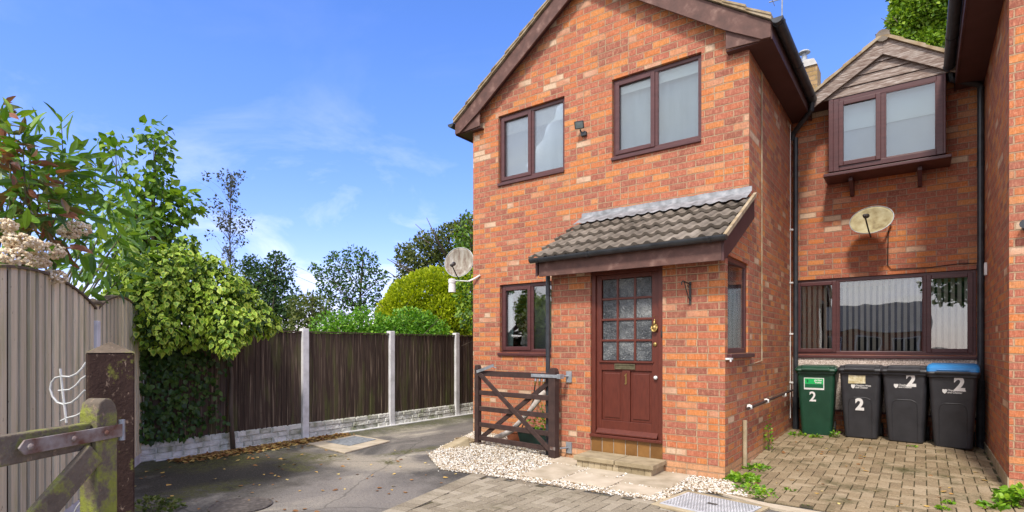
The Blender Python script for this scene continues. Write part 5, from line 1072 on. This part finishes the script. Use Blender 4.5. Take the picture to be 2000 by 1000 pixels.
MB().prism([(-7.12, 4.63, 0), (-6.12, 4.53, 0), (-6.34, 5.50, 0), (-7.20, 5.55, 0)], (0, 0, .022)).build('surround', 'slab', dc, bevel=.006)
MB().prism([(-7.00, 4.86, .02), (-6.46, 4.86, .02), (-6.58, 5.44, .02), (-7.10, 5.44, .02)], (0, 0, .008)).build('plate', 'drain_plate', dc, bevel=.002)
rc = thing('drain_cover', 'round sunken iron drain cover at the bottom of the tarmac near the old gatepost', 'drain cover', (-4.85, 2.5, 0))
MB().lathe((-4.86, 2.50, .001), [(.26, 0), (.26, .012), (.245, .014), (.24, .008), (.01, .008)], 40).build('lid', 'iron_lid', rc); 

# ================================================================ DARK FENCE along the drive
FD = thing('fence', 'long dark stained board fence between pale concrete posts on stone-faced gravel boards', 'fence', (-7.7, 6, 0))
Xf = -7.70; ps = [3.21, 4.95, 6.69, 8.43, 10.17, 11.91]
for y in ps[1:]: MB().box(Xf - .05, Xf + .055, y - .055, y + .055, 0, 1.70).build('post', 'conc_post', FD, bevel=.008)
for a, b in zip([2.62] + ps, ps + [13.6]):
    a += .056; b -= .056
    if abs(a - 3.266) < .01: a = 3.19
    if abs(b - 3.154) < .01: b = 3.19
    if b - a < .1: continue
    bd = MB(); n = max(2, round((b - a) / .083)); w = (b - a) / n
    for k in range(n):
        y = a + k * w; j = random.uniform(-.003, .003); hz_ = 1.635 + random.uniform(-.006, .004)
        bd.prism([(Xf - .005 + j, y, .22), (Xf + .014 + j, y, .22), (Xf + .004 + j, y + w + .012, .22), (Xf - .006 + j, y + w + .012, .22)], (0, 0, hz_ - .22))
    bd.build('board_panel', 'fence_dark', FD, fix=True)
    MB().box(Xf - .03, Xf + .03, a, b, 1.64, 1.66).build('capping_rail', 'fence_dark', FD)
    gbm = MB(); gbm.box(Xf - .03, Xf + .012, a, b, -.02, .235)
    nz = 3
    for r_ in range(nz):
        y = a + random.uniform(-.1, 0)
        while y < b - .02:
            l = random.uniform(.13, .34); y0_, y1_ = max(y, a) + .004, min(y + l, b) - .004
            if y1_ - y0_ > .02:
                z0_, z1_ = .004 + r_ * .077, .004 + (r_ + 1) * .077 - .007; o = random.uniform(.018, .034)
                gbm.add([(Xf + .012, y0_, z0_), (Xf + .012, y1_, z0_), (Xf + .012, y1_, z1_), (Xf + .012, y0_, z1_), (Xf + .012 + o, y0_ + .012, z0_ + .008), (Xf + .012 + o * random.uniform(.6, 1.1), y1_ - .012, z0_ + .01), (Xf + .012 + o * random.uniform(.5, 1), y1_ - .014, z1_ - .01), (Xf + .012 + o, y0_ + .012, z1_ - .01)], [(4, 5, 6, 7), (0, 1, 5, 4), (1, 2, 6, 5), (2, 3, 7, 6), (3, 0, 4, 7)])
            y += l
    gbm.build('gravel_board', 'rock', FD)
MB().box(Xf + .012, Xf + .10, 2.85, 13.6, 0, .012).build('concrete_strip', 'conc_post', FD)

# ================================================================ ARCHED TAN FENCE
FT = thing('fence', 'tan slatted fence panels with arched tops behind the mossy gate', 'fence', (-6.16, 1.78, 0))
E0 = Vector((-7.75, 2.73, 0)); dF = Vector((.859, -.511, 0)).normalized(); nF = Vector((-dF.y, dF.x, 0))      # nF faces the drive
if nF.x < 0: nF = -nF
PWS = [1.85, 2.55, 1.85]
for k in range(3):
    PW = PWS[k]; base = E0 + dF * sum(PWS[:k])
    n = int(PW / .142); wS = PW / n; bd = MB(); bk_ = MB()
    def top(u): q = (u / PW) * 2 - 1; return 1.77 + .195 * (1 - q * q) ** .9 if abs(q) < 1 else 1.77
    for i in range(n):
        u = .05 + i * (PW - .10) / n; pw = (PW - .10) / n; a = base + dF * (u + pw * .16); b = base + dF * (u + pw * .80)
        za, zb = top(u + pw * .16), top(u + pw * .80); j = random.uniform(-.002, .002)
        bd.prism([a + nF * (.012 + j) + Vector((0, 0, .12)), b + nF * (.012 + j) + Vector((0, 0, .12)), b + nF * (.012 + j) + Vector((0, 0, zb - .02)), a + nF * (.012 + j) + Vector((0, 0, za - .02))], nF * .016)
        a = base + dF * (u - .002); b = base + dF * (u + pw + .002)
        bk_.prism([a + nF * (-.022) + Vector((0, 0, .12)), b + nF * (-.022) + Vector((0, 0, .12)), b + nF * (-.022) + Vector((0, 0, top(u + pw) - .03)), a + nF * (-.022) + Vector((0, 0, top(u) - .03))], nF * .014)
    bd.build('slats', 'fence_tan', FT); bk_.build('back_boards', 'fence_back', FT)
    cp = MB(); rings = []
    for i in range(25):
        u = .03 + (PW - .06) * i / 24; c = base + dF * u + Vector((0, 0, top(u) - .012)); rings.append([c - nF * .032 + Vector((0, 0, -.008)), c + nF * .042 + Vector((0, 0, -.008)), c + nF * .042 + Vector((0, 0, .010)), c - nF * .032 + Vector((0, 0, .016))])
    cp.loft(rings); cp.build('capping', 'wood_cap', FT)
    po = MB(); c = base; po.prism([c + dF * a + nF * b for a, b in ((-.045, -.05), (.045, -.05), (.045, .05), (-.045, .05))], (0, 0, 1.66 if k else 1.52))
    po.build('post', 'conc_post' , FT, bevel=.008)
    if k: 
        MB().prism([c + dF * a + nF * b + Vector((0, 0, 1.661)) for a, b in ((-.035, -.04), (.035, -.04), (.035, .04), (-.035, .04))], (0, 0, .15)).build('post_top', 'fence_tan', FT)
        mb = MB(); q = [c + dF * a + nF * b + Vector((0, 0, 1.813)) for a, b in ((-.07, -.07), (.07, -.07), (.07, .07), (-.07, .07))]; mb.add(q + [v + Vector((0, 0, .018)) for v in q] + [c + Vector((0, 0, 1.87))], [(0, 3, 2, 1), (0, 1, 5, 4), (1, 2, 6, 5), (2, 3, 7, 6), (3, 0, 4, 7), (4, 5, 8), (5, 6, 8), (6, 7, 8), (7, 4, 8)]); mb.build('post_cap', 'wood_cap', FT)
    MB().prism([base + dF * .05 - nF * .02, base + dF * (PW - .05) - nF * .02, base + dF * (PW - .05) + nF * .02, base + dF * .05 + nF * .02], (0, 0, .118)).build('gravel_board', 'conc_post', FT)

# ================================================================ OLD GATEPOST AND MOSSY GATE
GP_ = thing('gatepost', 'thick dark timber gatepost with a shallow pyramid cap at the left foreground', 'gatepost', (-2.62, .82, 0))
pc = at(215, 690, 2.22); pc.z = 0; vd = Vector((pc.x, pc.y, 0)).normalized(); ang = math.atan2(vd.y, vd.x) + R(4)
ua = Vector((math.cos(ang), math.sin(ang), 0)); ub = Vector((-ua.y, ua.x, 0)); hw = .075
cor = [pc + ua * i * hw + ub * j * hw for i, j in ((-1, -1), (1, -1), (1, 1), (-1, 1))]
MB().prism(cor, (0, 0, 1.395)).build('shaft', 'wood_post', GP_, bevel=.006)
mb = MB(); q = [v + Vector((0, 0, 1.396)) for v in [pc + ua * i * (hw + .002) + ub * j * (hw + .002) for i, j in ((-1, -1), (1, -1), (1, 1), (-1, 1))]]; mb.add(q + [pc + Vector((0, 0, 1.44))], [(0, 3, 2, 1), (0, 1, 4), (1, 2, 4), (2, 3, 4), (3, 0, 4)]); mb.build('cap', 'wood_cap', GP_)
MG = thing('field_gate', 'green mossy timber gate with a rusty strap hinge, hung on the thick dark gatepost', 'gate', (-2.7, .7, 0))
h0 = at(193, 677, 1.98); h0.z = 0; dM = Vector((.484, -.886, 0)).normalized(); nM = Vector((dM.y, -dM.x, 0))
if (-h0).dot(nM) < 0: nM = -nM
FM = (h0, dM, nM)
st = MB(); w_, t_ = .043, .036
st.prism([h0 + dM * a + nM * t_ + Vector((0, 0, b)) for a, b in [(-w_, .02), (w_, .02), (w_, 1.185), (w_ * .75, 1.222), (w_ * .2, 1.236), (-w_ * .4, 1.232), (-w_ * .8, 1.21), (-w_, 1.18)]], -nM * 2 * t_); st.build('hinge_stile', 'wood_mossy', MG, bevel=.006)
LM = 2.2
for z, hh in ((1.108, .092), (.80, .068), (.56, .075), (.33, .075), (.12, .075)): MB().lbox(FM, .048, LM, -.018, .018, z - hh / 2, z + hh / 2).build('rail', 'wood_mossy', MG, bevel=.005)
MB().bar(h0 + dM * .05 + nM * .032 + Vector((0, 0, 1.05)), h0 + dM * 1.15 + nM * .032 + Vector((0, 0, .13)), .024, .08).build('brace', 'wood_mossy', MG, bevel=.004)
MB().bar(h0 + dM * 1.15 - nM * .032 + Vector((0, 0, 1.05)), h0 + dM * .06 - nM * .032 + Vector((0, 0, .13)), .024, .07).build('brace', 'wood_mossy', MG, bevel=.004)
MB().lbox(FM, LM, LM + .08, -.04, .04, .05, 1.2).build('latch_stile', 'wood_mossy', MG, bevel=.005)
hs2 = MB(); n0_ = t_ + .002
hs2.prism([h0 + dM * a + nM * n0_ + Vector((0, 0, b)) for a, b in ((-.055, 1.090), (.30, 1.090), (.318, 1.113), (.30, 1.136), (-.055, 1.136))], nM * .007)
HS_ = hs2.build('strap_hinge', 'rusty', MG, bevel=.002)
for a in (.285, .14, .015):
    c = h0 + dM * a + nM * (n0_ + .007) + Vector((0, 0, 1.113)); MB().tube([c, c + nM * .006, c + nM * .010], [.011, .010, .004], 8).build('bolt', 'rusty', HS_)
c = h0 - dM * .062 + nM * (t_ - .002); MB().tube([c + Vector((0, 0, 1.075)), c + Vector((0, 0, 1.15))], .011, 10).build('hinge_pin', 'galv', HS_)
# loose white wires
tw = thing('wire_trellis', 'bent white coated wire hoops tied beside the dark gatepost', 'wire', (-2.9, .8, .8))
def wp(l, w=2.42): return [at(x, y, w) for x, y in l]
for l, r_ in (([(168, 708), (160, 720), (150, 730), (136, 736), (120, 735), (108, 738), (100, 748), (98, 760), (103, 775), (112, 786), (124, 790), (140, 786), (152, 777), (166, 762)], .0045), ([(168, 734), (158, 741), (148, 753), (136, 761), (114, 763)], .004), ([(163, 804), (148, 812), (132, 816), (119, 822)], .004), ([(118, 720), (122, 760), (127, 800), (130, 826)], .005), ([(162, 898), (150, 914), (136, 925), (116, 936)], .003), ([(162, 975), (150, 990), (143, 1004)], .003)):
    MB().tube(wp(l), r_, 6).build('wire', 'wire', tw)

# ================================================================ VEGETATION
def trunk(pts, r0, r1, parent, name='trunk', mat='bark', n=8):
    m = len(pts); return MB().tube(pts, [r0 + (r1 - r0) * i / (m - 1) for i in range(m)], n).build(name, mat, parent, smooth=True)
def branches(base, targets, r, parent, mat='bark', name='branches', sag=.0):
    m = MB(); base = Vector(base)
    for t in targets:
        t = Vector(t); mid = base.lerp(t, .5) + Vector((random.uniform(-.15, .15), random.uniform(-.15, .15), random.uniform(0, .2))) * (t - base).length * .4
        m.tube([base, base.lerp(mid, .55), mid, mid.lerp(t, .6), t], [r, r * .8, r * .55, r * .35, r * .15], 6)
    return m.build(name, mat, parent, smooth=True)

# variegated ivy mound over the fence
IV = thing('ivy_bush', 'bright variegated yellow-green ivy mound spilling over the dark fence', 'ivy', (-8.0, 3.8, 0))
cs = [at(330, 560, 6.9), at(400, 560, 7.1), at(440, 590, 7.1), at(300, 600, 6.7), at(370, 620, 6.9), at(450, 640, 6.8), at(505, 625, 7.3), at(290, 545, 6.9), at(350, 530, 7.1), at(530, 632, 7.4), at(440, 665, 6.7), at(480, 600, 7.3), at(255, 570, 6.8), at(310, 645, 6.5)]
rs = [.50, .45, .42, .40, .42, .28, .24, .40, .38, .13, .17, .28, .30, .28]
for k in range(26):
    a = random.choice(range(14)); dv = Vector((random.gauss(0, 1), random.gauss(0, 1), random.gauss(.2, 1))).normalized(); cs.append(cs[a] + dv * rs[a] * .92); rs.append(random.uniform(.07, .15))
p_, d_ = clumps([(tuple(c), r) for c, r in zip(cs, rs)], 3700, .66); leaves('foliage', p_, d_ * .45 + np.array([0, 0, -.55]),   .060, T_heart(), 'lf_ivy', IV, spread=.3, droop=.2, face=d_, fk=1.5)
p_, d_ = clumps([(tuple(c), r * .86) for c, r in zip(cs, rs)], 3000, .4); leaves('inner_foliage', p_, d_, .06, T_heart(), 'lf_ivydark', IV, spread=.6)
bp = []; 
for i in range(3400):
    y = random.uniform(2.65, 3.75); z = random.uniform(.25, 1.65)
    if random.random() < (1.0 if z > 1.2 else .5) * (1 - max(0, y - 3.0) / .8): bp.append((Xf + random.uniform(.04, .16), y, z))
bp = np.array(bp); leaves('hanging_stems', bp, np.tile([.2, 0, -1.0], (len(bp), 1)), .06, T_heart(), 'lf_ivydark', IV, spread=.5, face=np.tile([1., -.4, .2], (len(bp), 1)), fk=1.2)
trunk([(Xf + .10, 3.80, 0), (Xf + .09, 3.77, .5), (Xf + .06, 3.80, 1.0), (Xf + .08, 3.74, 1.5)], .035, .022, IV); trunk([(-8.05, 3.6, 0), (-8.02, 3.5, .9), (-7.95, 3.6, 1.75)], .07, .05, IV); branches((-7.95, 3.6, 1.74), [tuple(c) for c in cs[:8]], .03, IV)

# long-leaved shrub with cream flowers, left
PH = thing('flowering_shrub', 'tall shrub with long green and bronze leaves and cream flower heads above the arched fence', 'shrub', (-5.7, .9, 0))
sp_ = [(20, 300, 4.0, .30), (60, 350, 4.2, .34), (15, 400, 4.1, .36), (100, 330, 4.5, .28), (110, 420, 4.6, .36), (60, 450, 4.2, .30), (160, 380, 4.9, .32), (180, 450, 5.5, .40), (215, 420, 5.95, .40), (150, 500, 5.1, .36), (230, 490, 6.25, .36), (190, 545, 5.6, .30), (10, 480, 3.9, .25), (250, 440, 6.5, .34), (235, 540, 6.35, .32), (140, 320, 4.7, .22), (60, 290, 4.2, .18)]
C_ = [at(x, y, w) for x, y, w, r in sp_]
p_, d_ = clumps([(tuple(c), (s[3], s[3], s[3])) for c, s in zip(C_, sp_)], 470, .3); leaves('foliage', p_, d_ * .8 + np.array([0, 0, .1]), .165, T_long(), 'lf_long', PH, spread=.6, droop=.3, face=d_)
p_, d_ = clumps([(tuple(at(x, y, w)), r) for x, y, w, r in [(30, 345, 4.0, .24), (55, 395, 4.1, .22), (20, 430, 4.0, .22), (80, 440, 4.2, .18), (70, 375, 4.15, .2), (15, 300, 3.95, .16), (10, 240, 3.95, .10), (90, 480, 4.2, .15)]], 620, .3); leaves('bronze_foliage', p_, d_, .15, T_long(), 'lf_red', PH, spread=.6, droop=.2)
tips = [[(10, 330, 4.0), (20, 270, 4.0), (8, 235, 4.0), (5, 205, 4.0)], [(125, 420, 4.5), (124, 330, 4.5), (120, 240, 4.5)], [(185, 400, 4.8), (186, 320, 4.8)], [(228, 360, 5.1), (226, 290, 5.1)], [(160, 400, 4.7), (155, 330, 4.7)], [(50, 400, 4.0), (45, 280, 4.0)]]
P, D = [], []
for l in tips:
    q = [at(*a) for a in l]; MB().tube(q, [.008 - .0055 * i / (len(q) - 1) for i in range(len(q))], 6).build('stem', 'stem', PH)
    for a, b in zip(q[:-1], q[1:]):
        nn_ = max(2, int((b - a).length / .09))
        for k in range(nn_):
            for sg in (0, 1, 2):
                an = random.uniform(0, 6.28); P.append(a.lerp(b, (k + .5) / nn_)); D.append((math.cos(an), math.sin(an), .25))
    for s in range(4): an = random.uniform(0, 6.28); P.append(q[-1]); D.append((math.cos(an), math.sin(an), .8))
P = np.array([tuple(x) for x in P]); D = np.array(D); k = len(P) // 5
leaves('tip_leaves', P[k:], D[k:], .15, T_long(), 'lf_long', PH, spread=.25, droop=.15); leaves('red_tip_leaves', P[:k], D[:k], .12, T_long(), 'lf_red', PH, spread=.25)
branches((-5.75, .95, 0), [tuple(c) for c in C_], .03, PH, 'stem')
for (x, y, w, r) in [(150, 446, 4.35, .125), (35, 470, 3.75, .12), (95, 490, 4.05, .13), (25, 500, 3.7, .12), (105, 540, 4.15, .115), (60, 478, 3.9, .10), (135, 455, 4.3, .09), (8, 440, 3.7, .09), (75, 512, 4.0, .09)]:
    c = at(x, y, w); r *= .82; n = 190; q, dd = shell(tuple(c), (r, r, r * .55), n, .75); pebbles('flower_head', q, .0105, 'flower', PH, flat=.9)

# heart-leaved climber/sapling behind it
SP = thing('leafy_sapling', 'upright bushy green sapling with rounded leaves behind the flowering shrub', 'sapling', (-8.6, 2.9, 0))
sp_ = [(300, 268, 7.5, 0.250), (312, 300, 7.5, 0.213), (285, 340, 7.5, 0.300), (300, 390, 7.5, 0.338), (280, 430, 7.5, 0.375), (320, 360, 7.5, 0.213), (350, 400, 7.5, 0.275), (372, 395, 7.5, 0.163), (225, 285, 7.5, 0.163), (205, 280, 7.5, 0.112), (300, 450, 7.6, 0.312), (330, 430, 7.5, 0.200), (250, 400, 7.6, 0.350), (245, 470, 7.7, 0.425), (310, 480, 7.8, 0.275)]
C_ = [at(x, y, w) for x, y, w, r in sp_]
p_, d_ = clumps([(tuple(c), s[3]) for c, s in zip(C_, sp_)], 1350, .3); leaves('foliage', p_, d_ * .6 + np.array([0, 0, -.3]), .09, T_heart(), 'lf_heart', SP, spread=.5, droop=.25, face=d_, fk=.9)
trunk([at(300, 677, 7.70) - Vector((0, 0, 1.42)), at(300, 560, 7.70), at(298, 400, 7.55), at(305, 280, 7.50)], .045, .010, SP); branches(tuple(at(300, 520, 7.70)), [tuple(c) for c in C_], .018, SP)
branches(tuple(at(232, 480, 7.60)), [tuple(at(226, 290, 7.50)), tuple(at(240, 300, 7.50))], .010, SP, name='twigs')

# trees beyond the fence
def tree(label, name, cat, base, lump, per, size, mat, inner=.3, tr=(.12, .03), top=None, tmpl=None, group='trees and shrubs beyond the dark fence', spread=.8, twigs=True, face=.4, droop=0, twr=.45):
    t = thing(name, label, cat, base, group); C_ = [Vector(c) for c, r in lump]; top = Vector(top) if top is not None else max(C_, key=lambda c: c.z)
    base = Vector(base); trunk([base, base.lerp(top, .35) + Vector((.1, .05, 0)), base.lerp(top, .7), top], tr[0], tr[1], t)
    if twigs:
        m = MB()
        for c in C_:
            hd = math.hypot(c.x - top.x, c.y - top.y); k = min(max((c.z - .25 - hd * .75 - base.z) / max(top.z - base.z, .1), .15), .97); o_ = base.lerp(top, k)
            if k < .7: o_ = base.lerp(base.lerp(top, .35) + Vector((.1, .05, 0)), min(k / .35, 1)) if k < .35 else (base.lerp(top, .35) + Vector((.1, .05, 0))).lerp(base.lerp(top, .7), (k - .35) / .35)
            r_ = tr[0] * twr * (1 - k * .6)
            for e in [c] + [c + Vector((random.gauss(0, .25), random.gauss(0, .25), random.gauss(.05, .2))) * (hd + .3) for _ in range(2)]:
                md_ = o_.lerp(e, .5) + Vector((random.gauss(0, .06), random.gauss(0, .06), .08)) * (hd + .2); m.tube([o_, md_, e], [r_, r_ * .6, r_ * .15], 5)
        m.build('branches', 'bark', t, smooth=True)
    p_, d_ = clumps([(tuple(c), r) for c, r in lump], per, inner); leaves('crown', p_, d_, size, tmpl or T_small(), mat, t, spread=spread, face=d_, fk=face, droop=droop); return t
def L(l): return [(tuple(at(x, y, w)), r) for x, y, w, r in l]
def gb_(x, w): v = at(x, 677, w); return (v.x, v.y, 0)
random.seed(11); l = []
for k in range(48):
    y = random.uniform(330, 520); half = 52 if y < 480 else 36; x = 450 + random.gauss(0, .45) * half; l.append((x, y, 16 + random.uniform(-.4, .4), random.uniform(.06, .17)))
l += [(440, 350, 16, .22), (450, 375, 16, .2), (420, 415, 16, .14), (445, 440, 16, .22), (480, 430, 16, .2), (470, 470, 16, .2), (485, 445, 16, .2), (445, 500, 16, .2), (475, 345, 16, .14), (460, 400, 16, .15)]
tree('thin sparse almost leafless tree rising alone above the ivy mound', 'sparse_tree', 'tree', gb_(442, 16), L(l), 1000, .085, 'lf_sparse', .1, (.035, .008), at(452, 340, 16), twr=.2)
tree('dark green bushy shrub just right of the ivy mound beyond the fence', 'dark_shrub', 'shrub', gb_(530, 14), L([(520, 560, 14, .55), (545, 530, 14, .42), (500, 540, 14, .38), (475, 525, 14, .26), (550, 590, 14, .55), (500, 600, 14, .6), (560, 630, 14, .5), (530, 640, 14, .6), (540, 505, 14, .2), (492, 512, 14, .2), (575, 600, 13.6, .3)]), 3300, .085, 'lf_dark', .3, (.09, .02))
tree('airy open-branched green tree standing in the middle beyond the fence', 'open_tree', 'tree', gb_(690, 18), L([(690, 500, 18, .32), (660, 515, 18, .42), (720, 515, 18, .38), (640, 545, 18, .42), (690, 545, 18, .48), (735, 545, 18, .36), (620, 530, 18, .2), (750, 540, 18, .18), (665, 575, 18, .48), (715, 580, 18, .46), (630, 590, 18, .42), (690, 610, 18, .5), (740, 590, 18, .25), (650, 500, 18, .15), (610, 520, 18, .12), (710, 492, 18, .15)]), 1900, .10, 'lf_open', .15, (.07, .02), twr=.3)
tree('low grey-green bush between the dark shrub and the bright hedge', 'grey_bush', 'shrub', gb_(610, 13), L([(600, 610, 13, .42), (625, 600, 13, .3), (590, 640, 13, .4), (630, 640, 13, .4), (580, 600, 13, .25), (610, 580, 13, .15)]), 2600, .085, 'lf_olive', .3, (.06, .02))
tree('bright fresh green hedge showing over the fence top', 'hedge', 'hedge', gb_(720, 12), L([(640 + k * 26, 642 + 9 * math.sin(k * 1.7), 12 - k * .05, .36 + .05 * math.sin(k * 2.3)) for k in range(9)] + [(640 + k * 26, 672, 12 - k * .05, .42) for k in range(9)] + [(660, 616, 12, .12), (705, 612, 12, .16), (790, 620, 11.8, .12), (830, 628, 11.6, .14)]), 5200, .07, 'lf_hedge', .2, (.05, .02), top=at(720, 640, 12))
tree('large dome-shaped golden yellow conifer beside the gabled house', 'golden_conifer', 'conifer', gb_(850, 14.2), L([(815, 600, 14.2, .80), (850, 585, 14.4, .82), (890, 600, 14.4, .84), (930, 600, 14.8, .84), (790, 625, 14, .66), (770, 635, 13.9, .46), (870, 640, 14, .82), (910, 570, 14.8, .6), (800, 660, 13.9, .6), (830, 570, 14.4, .55), (760, 610, 14, .30), (785, 590, 14.2, .40)]), 6500, .085, 'lf_gold', .86, (.14, .04), top=at(850, 600, 14.3), tmpl=T_spray(), spread=.35, face=.1)
tree('tall dark olive tree partly hidden behind the golden conifer and house corner', 'dark_tree', 'tree', gb_(880, 20), L([(820, 500, 20, .66), (850, 480, 20, .6), (890, 470, 20, .7), (930, 460, 20, .8), (800, 520, 20, .5), (860, 530, 20, .8), (910, 520, 20, .8), (790, 495, 20, .35), (825, 470, 20, .3), (905, 440, 20, .35), (880, 450, 20, .3), (800, 560, 20, .6), (960, 480, 20, 1)]), 2100, .12, 'lf_olive', .4, (.2, .05))
tree('light green hanging-leaved plant behind the grey-brown satellite dish', 'light_shrub', 'shrub', gb_(915, 12), L([(905, 460, 12.5, .25), (912, 490, 12.5, .32), (915, 540, 12.3, .38), (915, 575, 12.3, .36), (920, 430, 12.5, .22), (925, 610, 12.3, .4)]), 1800, .10, 'lf_heart', .3, (.02, .01), droop=.6, twigs=False)
tree('sunlit yellow-green broadleaf tree rising behind the boarded gable dormer', 'broadleaf_tree', 'tree', gb_(1800, 24), L([(1800, 10, 24, 1.15), (1765, 40, 24, .6), (1840, 30, 24, .9), (1790, -30, 24, 1.0), (1850, -30, 24, 1.0), (1755, 75, 24, .45), (1820, 70, 24, .6), (1775, 15, 24, .5), (1800, 90, 24, .7), (1880, 40, 24, 1.0), (1740, 45, 24, .15), (1757, 5, 24, .3), (1780, 110, 24, .6)]), 3400, .17, 'lf_sun', .55, (.28, .08), group=None, tmpl=T_small())

# weeds in the drive
def weed(label, x, y, r, n, size=.035, h=.05, mat='lf_weed', g='weeds in the paving joints', tm=None):
    z = gz(x, y) + .012; t = thing('weed', label, 'weed', (x, y, z), g)
    k = rng.uniform(0, 1, n) ** .6; a = rng.uniform(0, 6.28, n); p = np.stack([x + r * k * np.cos(a), y + r * k * np.sin(a), z + h * (1 - k * .6) * rng.uniform(.1, 1, n)], 1)
    leaves('leaves', p, np.stack([np.cos(a), np.sin(a), np.full(n, .35)], 1), size, tm or T_heart(), mat, t, spread=.35); m = MB()
    for i in range(min(14, n)): m.tube([(x, y, z - .01), tuple((np.array([x, y, z]) + p[i]) / 2), tuple(p[i])], .0015, 4)
    m.build('stalks', 'stem', t)
weed('broad clump of bright green weeds hard against the corner of the porch', -1.52, 6.10, .17, 210, .045, .07)
weed('loose pale green weeds on the paving just in front of the porch corner clump', -1.33, 5.72, .20, 120, .035, .04)
weed('green weeds running along the base of the porch side wall', -1.53, 6.75, .15, 130, .035, .06)
weed('ragged weeds at the near edge of the drive beside the silver manhole cover', -1.20, 5.58, .12, 60, .03, .04)
weed('small weed tuft at the foot of the corner downpipe', -1.47, 9.0, .12, 60, .035, .07)
weed('leafy weed standing between the green bin and its charcoal neighbour', -1.00, 9.12, .06, 50, .03, .17)
weed('weed tuft in front of the green garden waste bin', -1.22, 8.95, .09, 50, .03, .06)
weed('tiny weed in front of the third bin', -.10, 8.9, .06, 25, .025, .03)
weed('yellowing weed line in a joint in the middle of the drive', .19, 6.30, .05, 46, .028, .03)
weed('second yellowing weed tuft nearer the camera in the middle of the drive', .14, 6.05, .05, 40, .03, .03)
weed('single weed at the middle of the drive edge', -1.02, 5.95, .05, 22, .03, .03)
weed('bushy bright green plant at the foot of the right-hand brick corner', .73, 6.62, .20, 330, .055, .20)
weed('low pale weed just left of the bushy corner plant', .50, 6.35, .10, 50, .045, .04)
weed('thin green climbing weed on the porch side wall by the standpipe', -1.60, 7.75, .05, 70, .03, .50)
weed('pale dried plant in stones at the foot of the dark gatepost', -5.25, 1.95, .22, 220, .04, .14, 'lf_olive')
# moss tufts in the paving joints
mp = []
for i in range(2600):
    x = random.uniform(-1.62, .66); y = random.uniform(5.45, 9.3); dd_ = min(x + 1.62, .66 - x); 
    if random.random() < math.exp(-dd_ * 2.4) or y > 8.8 and random.random() < .5:
        if random.random() < .5: x = round((x + .036) / .1) * .1 - .036 + random.gauss(0, .004)
        else: y = round((y) / .1) * .1 + random.gauss(0, .004)
        mp.append((x, y, gz(x, y) + .014))
pebbles('moss', mp, .010, 'lf_olive', flat=.35, kind='stuff', label='dull green moss growing in the joints of the drive', cat='moss')

# ================================================================ WHAT THE WINDOWS REFLECT: the houses across the close
OH = thing('brick_house', 'low brick bungalow with a grey roof across the close, behind the viewer', 'house', (-2, -30, 0))
MB().box(-6.6, .2, -34, -28, 0, 2.6).build('wall', 'brick_b', OH)
MB().prism([(-6.9, -27.6, 2.55), (-6.9, -34.4, 2.55), (-6.9, -31, 4.7)], (7.4, 0, 0)).build('roof', 'far_roof', OH)
for x in (-6.2, -3.9, -1.6):
    for z in (.9,):
        w = MB().box(x - .05, x + 1.45, -28.0, -27.93, z - .05, z + 1.25).build('window', 'white_plastic', OH); MB().box(x + .05, x + .67, -27.94, -27.92, z + .05, z + 1.15).build('pane', 'black_gloss', w); MB().box(x + .75, x + 1.37, -27.94, -27.92, z + .05, z + 1.15).build('pane', 'black_gloss', w)
def rt_tree(label, x, y, h, r, mat):
    lump = [((x + random.uniform(-r, r) * .6, y + random.uniform(-r, r) * .6, h - r + random.uniform(-r, r) * .7), r * random.uniform(.4, .6)) for _ in range(10)]
    tree(label, 'broadleaf_tree', 'tree', (x, y, 0), lump, 160, .30, mat, .4, (.22, .06), top=(x, y, h - r), group='trees across the close')
rt_tree('tall dark tree at the left end of the house across the close', -9.5, -24, 6.5, 2.4, 'lf_dark'); rt_tree('broad green tree at the right end of the house across the close', 2.6, -22, 8.0, 2.5, 'lf_open'); rt_tree('green tree further right across the close', 12.5, -13, 7.5, 3.0, 'lf_dark')
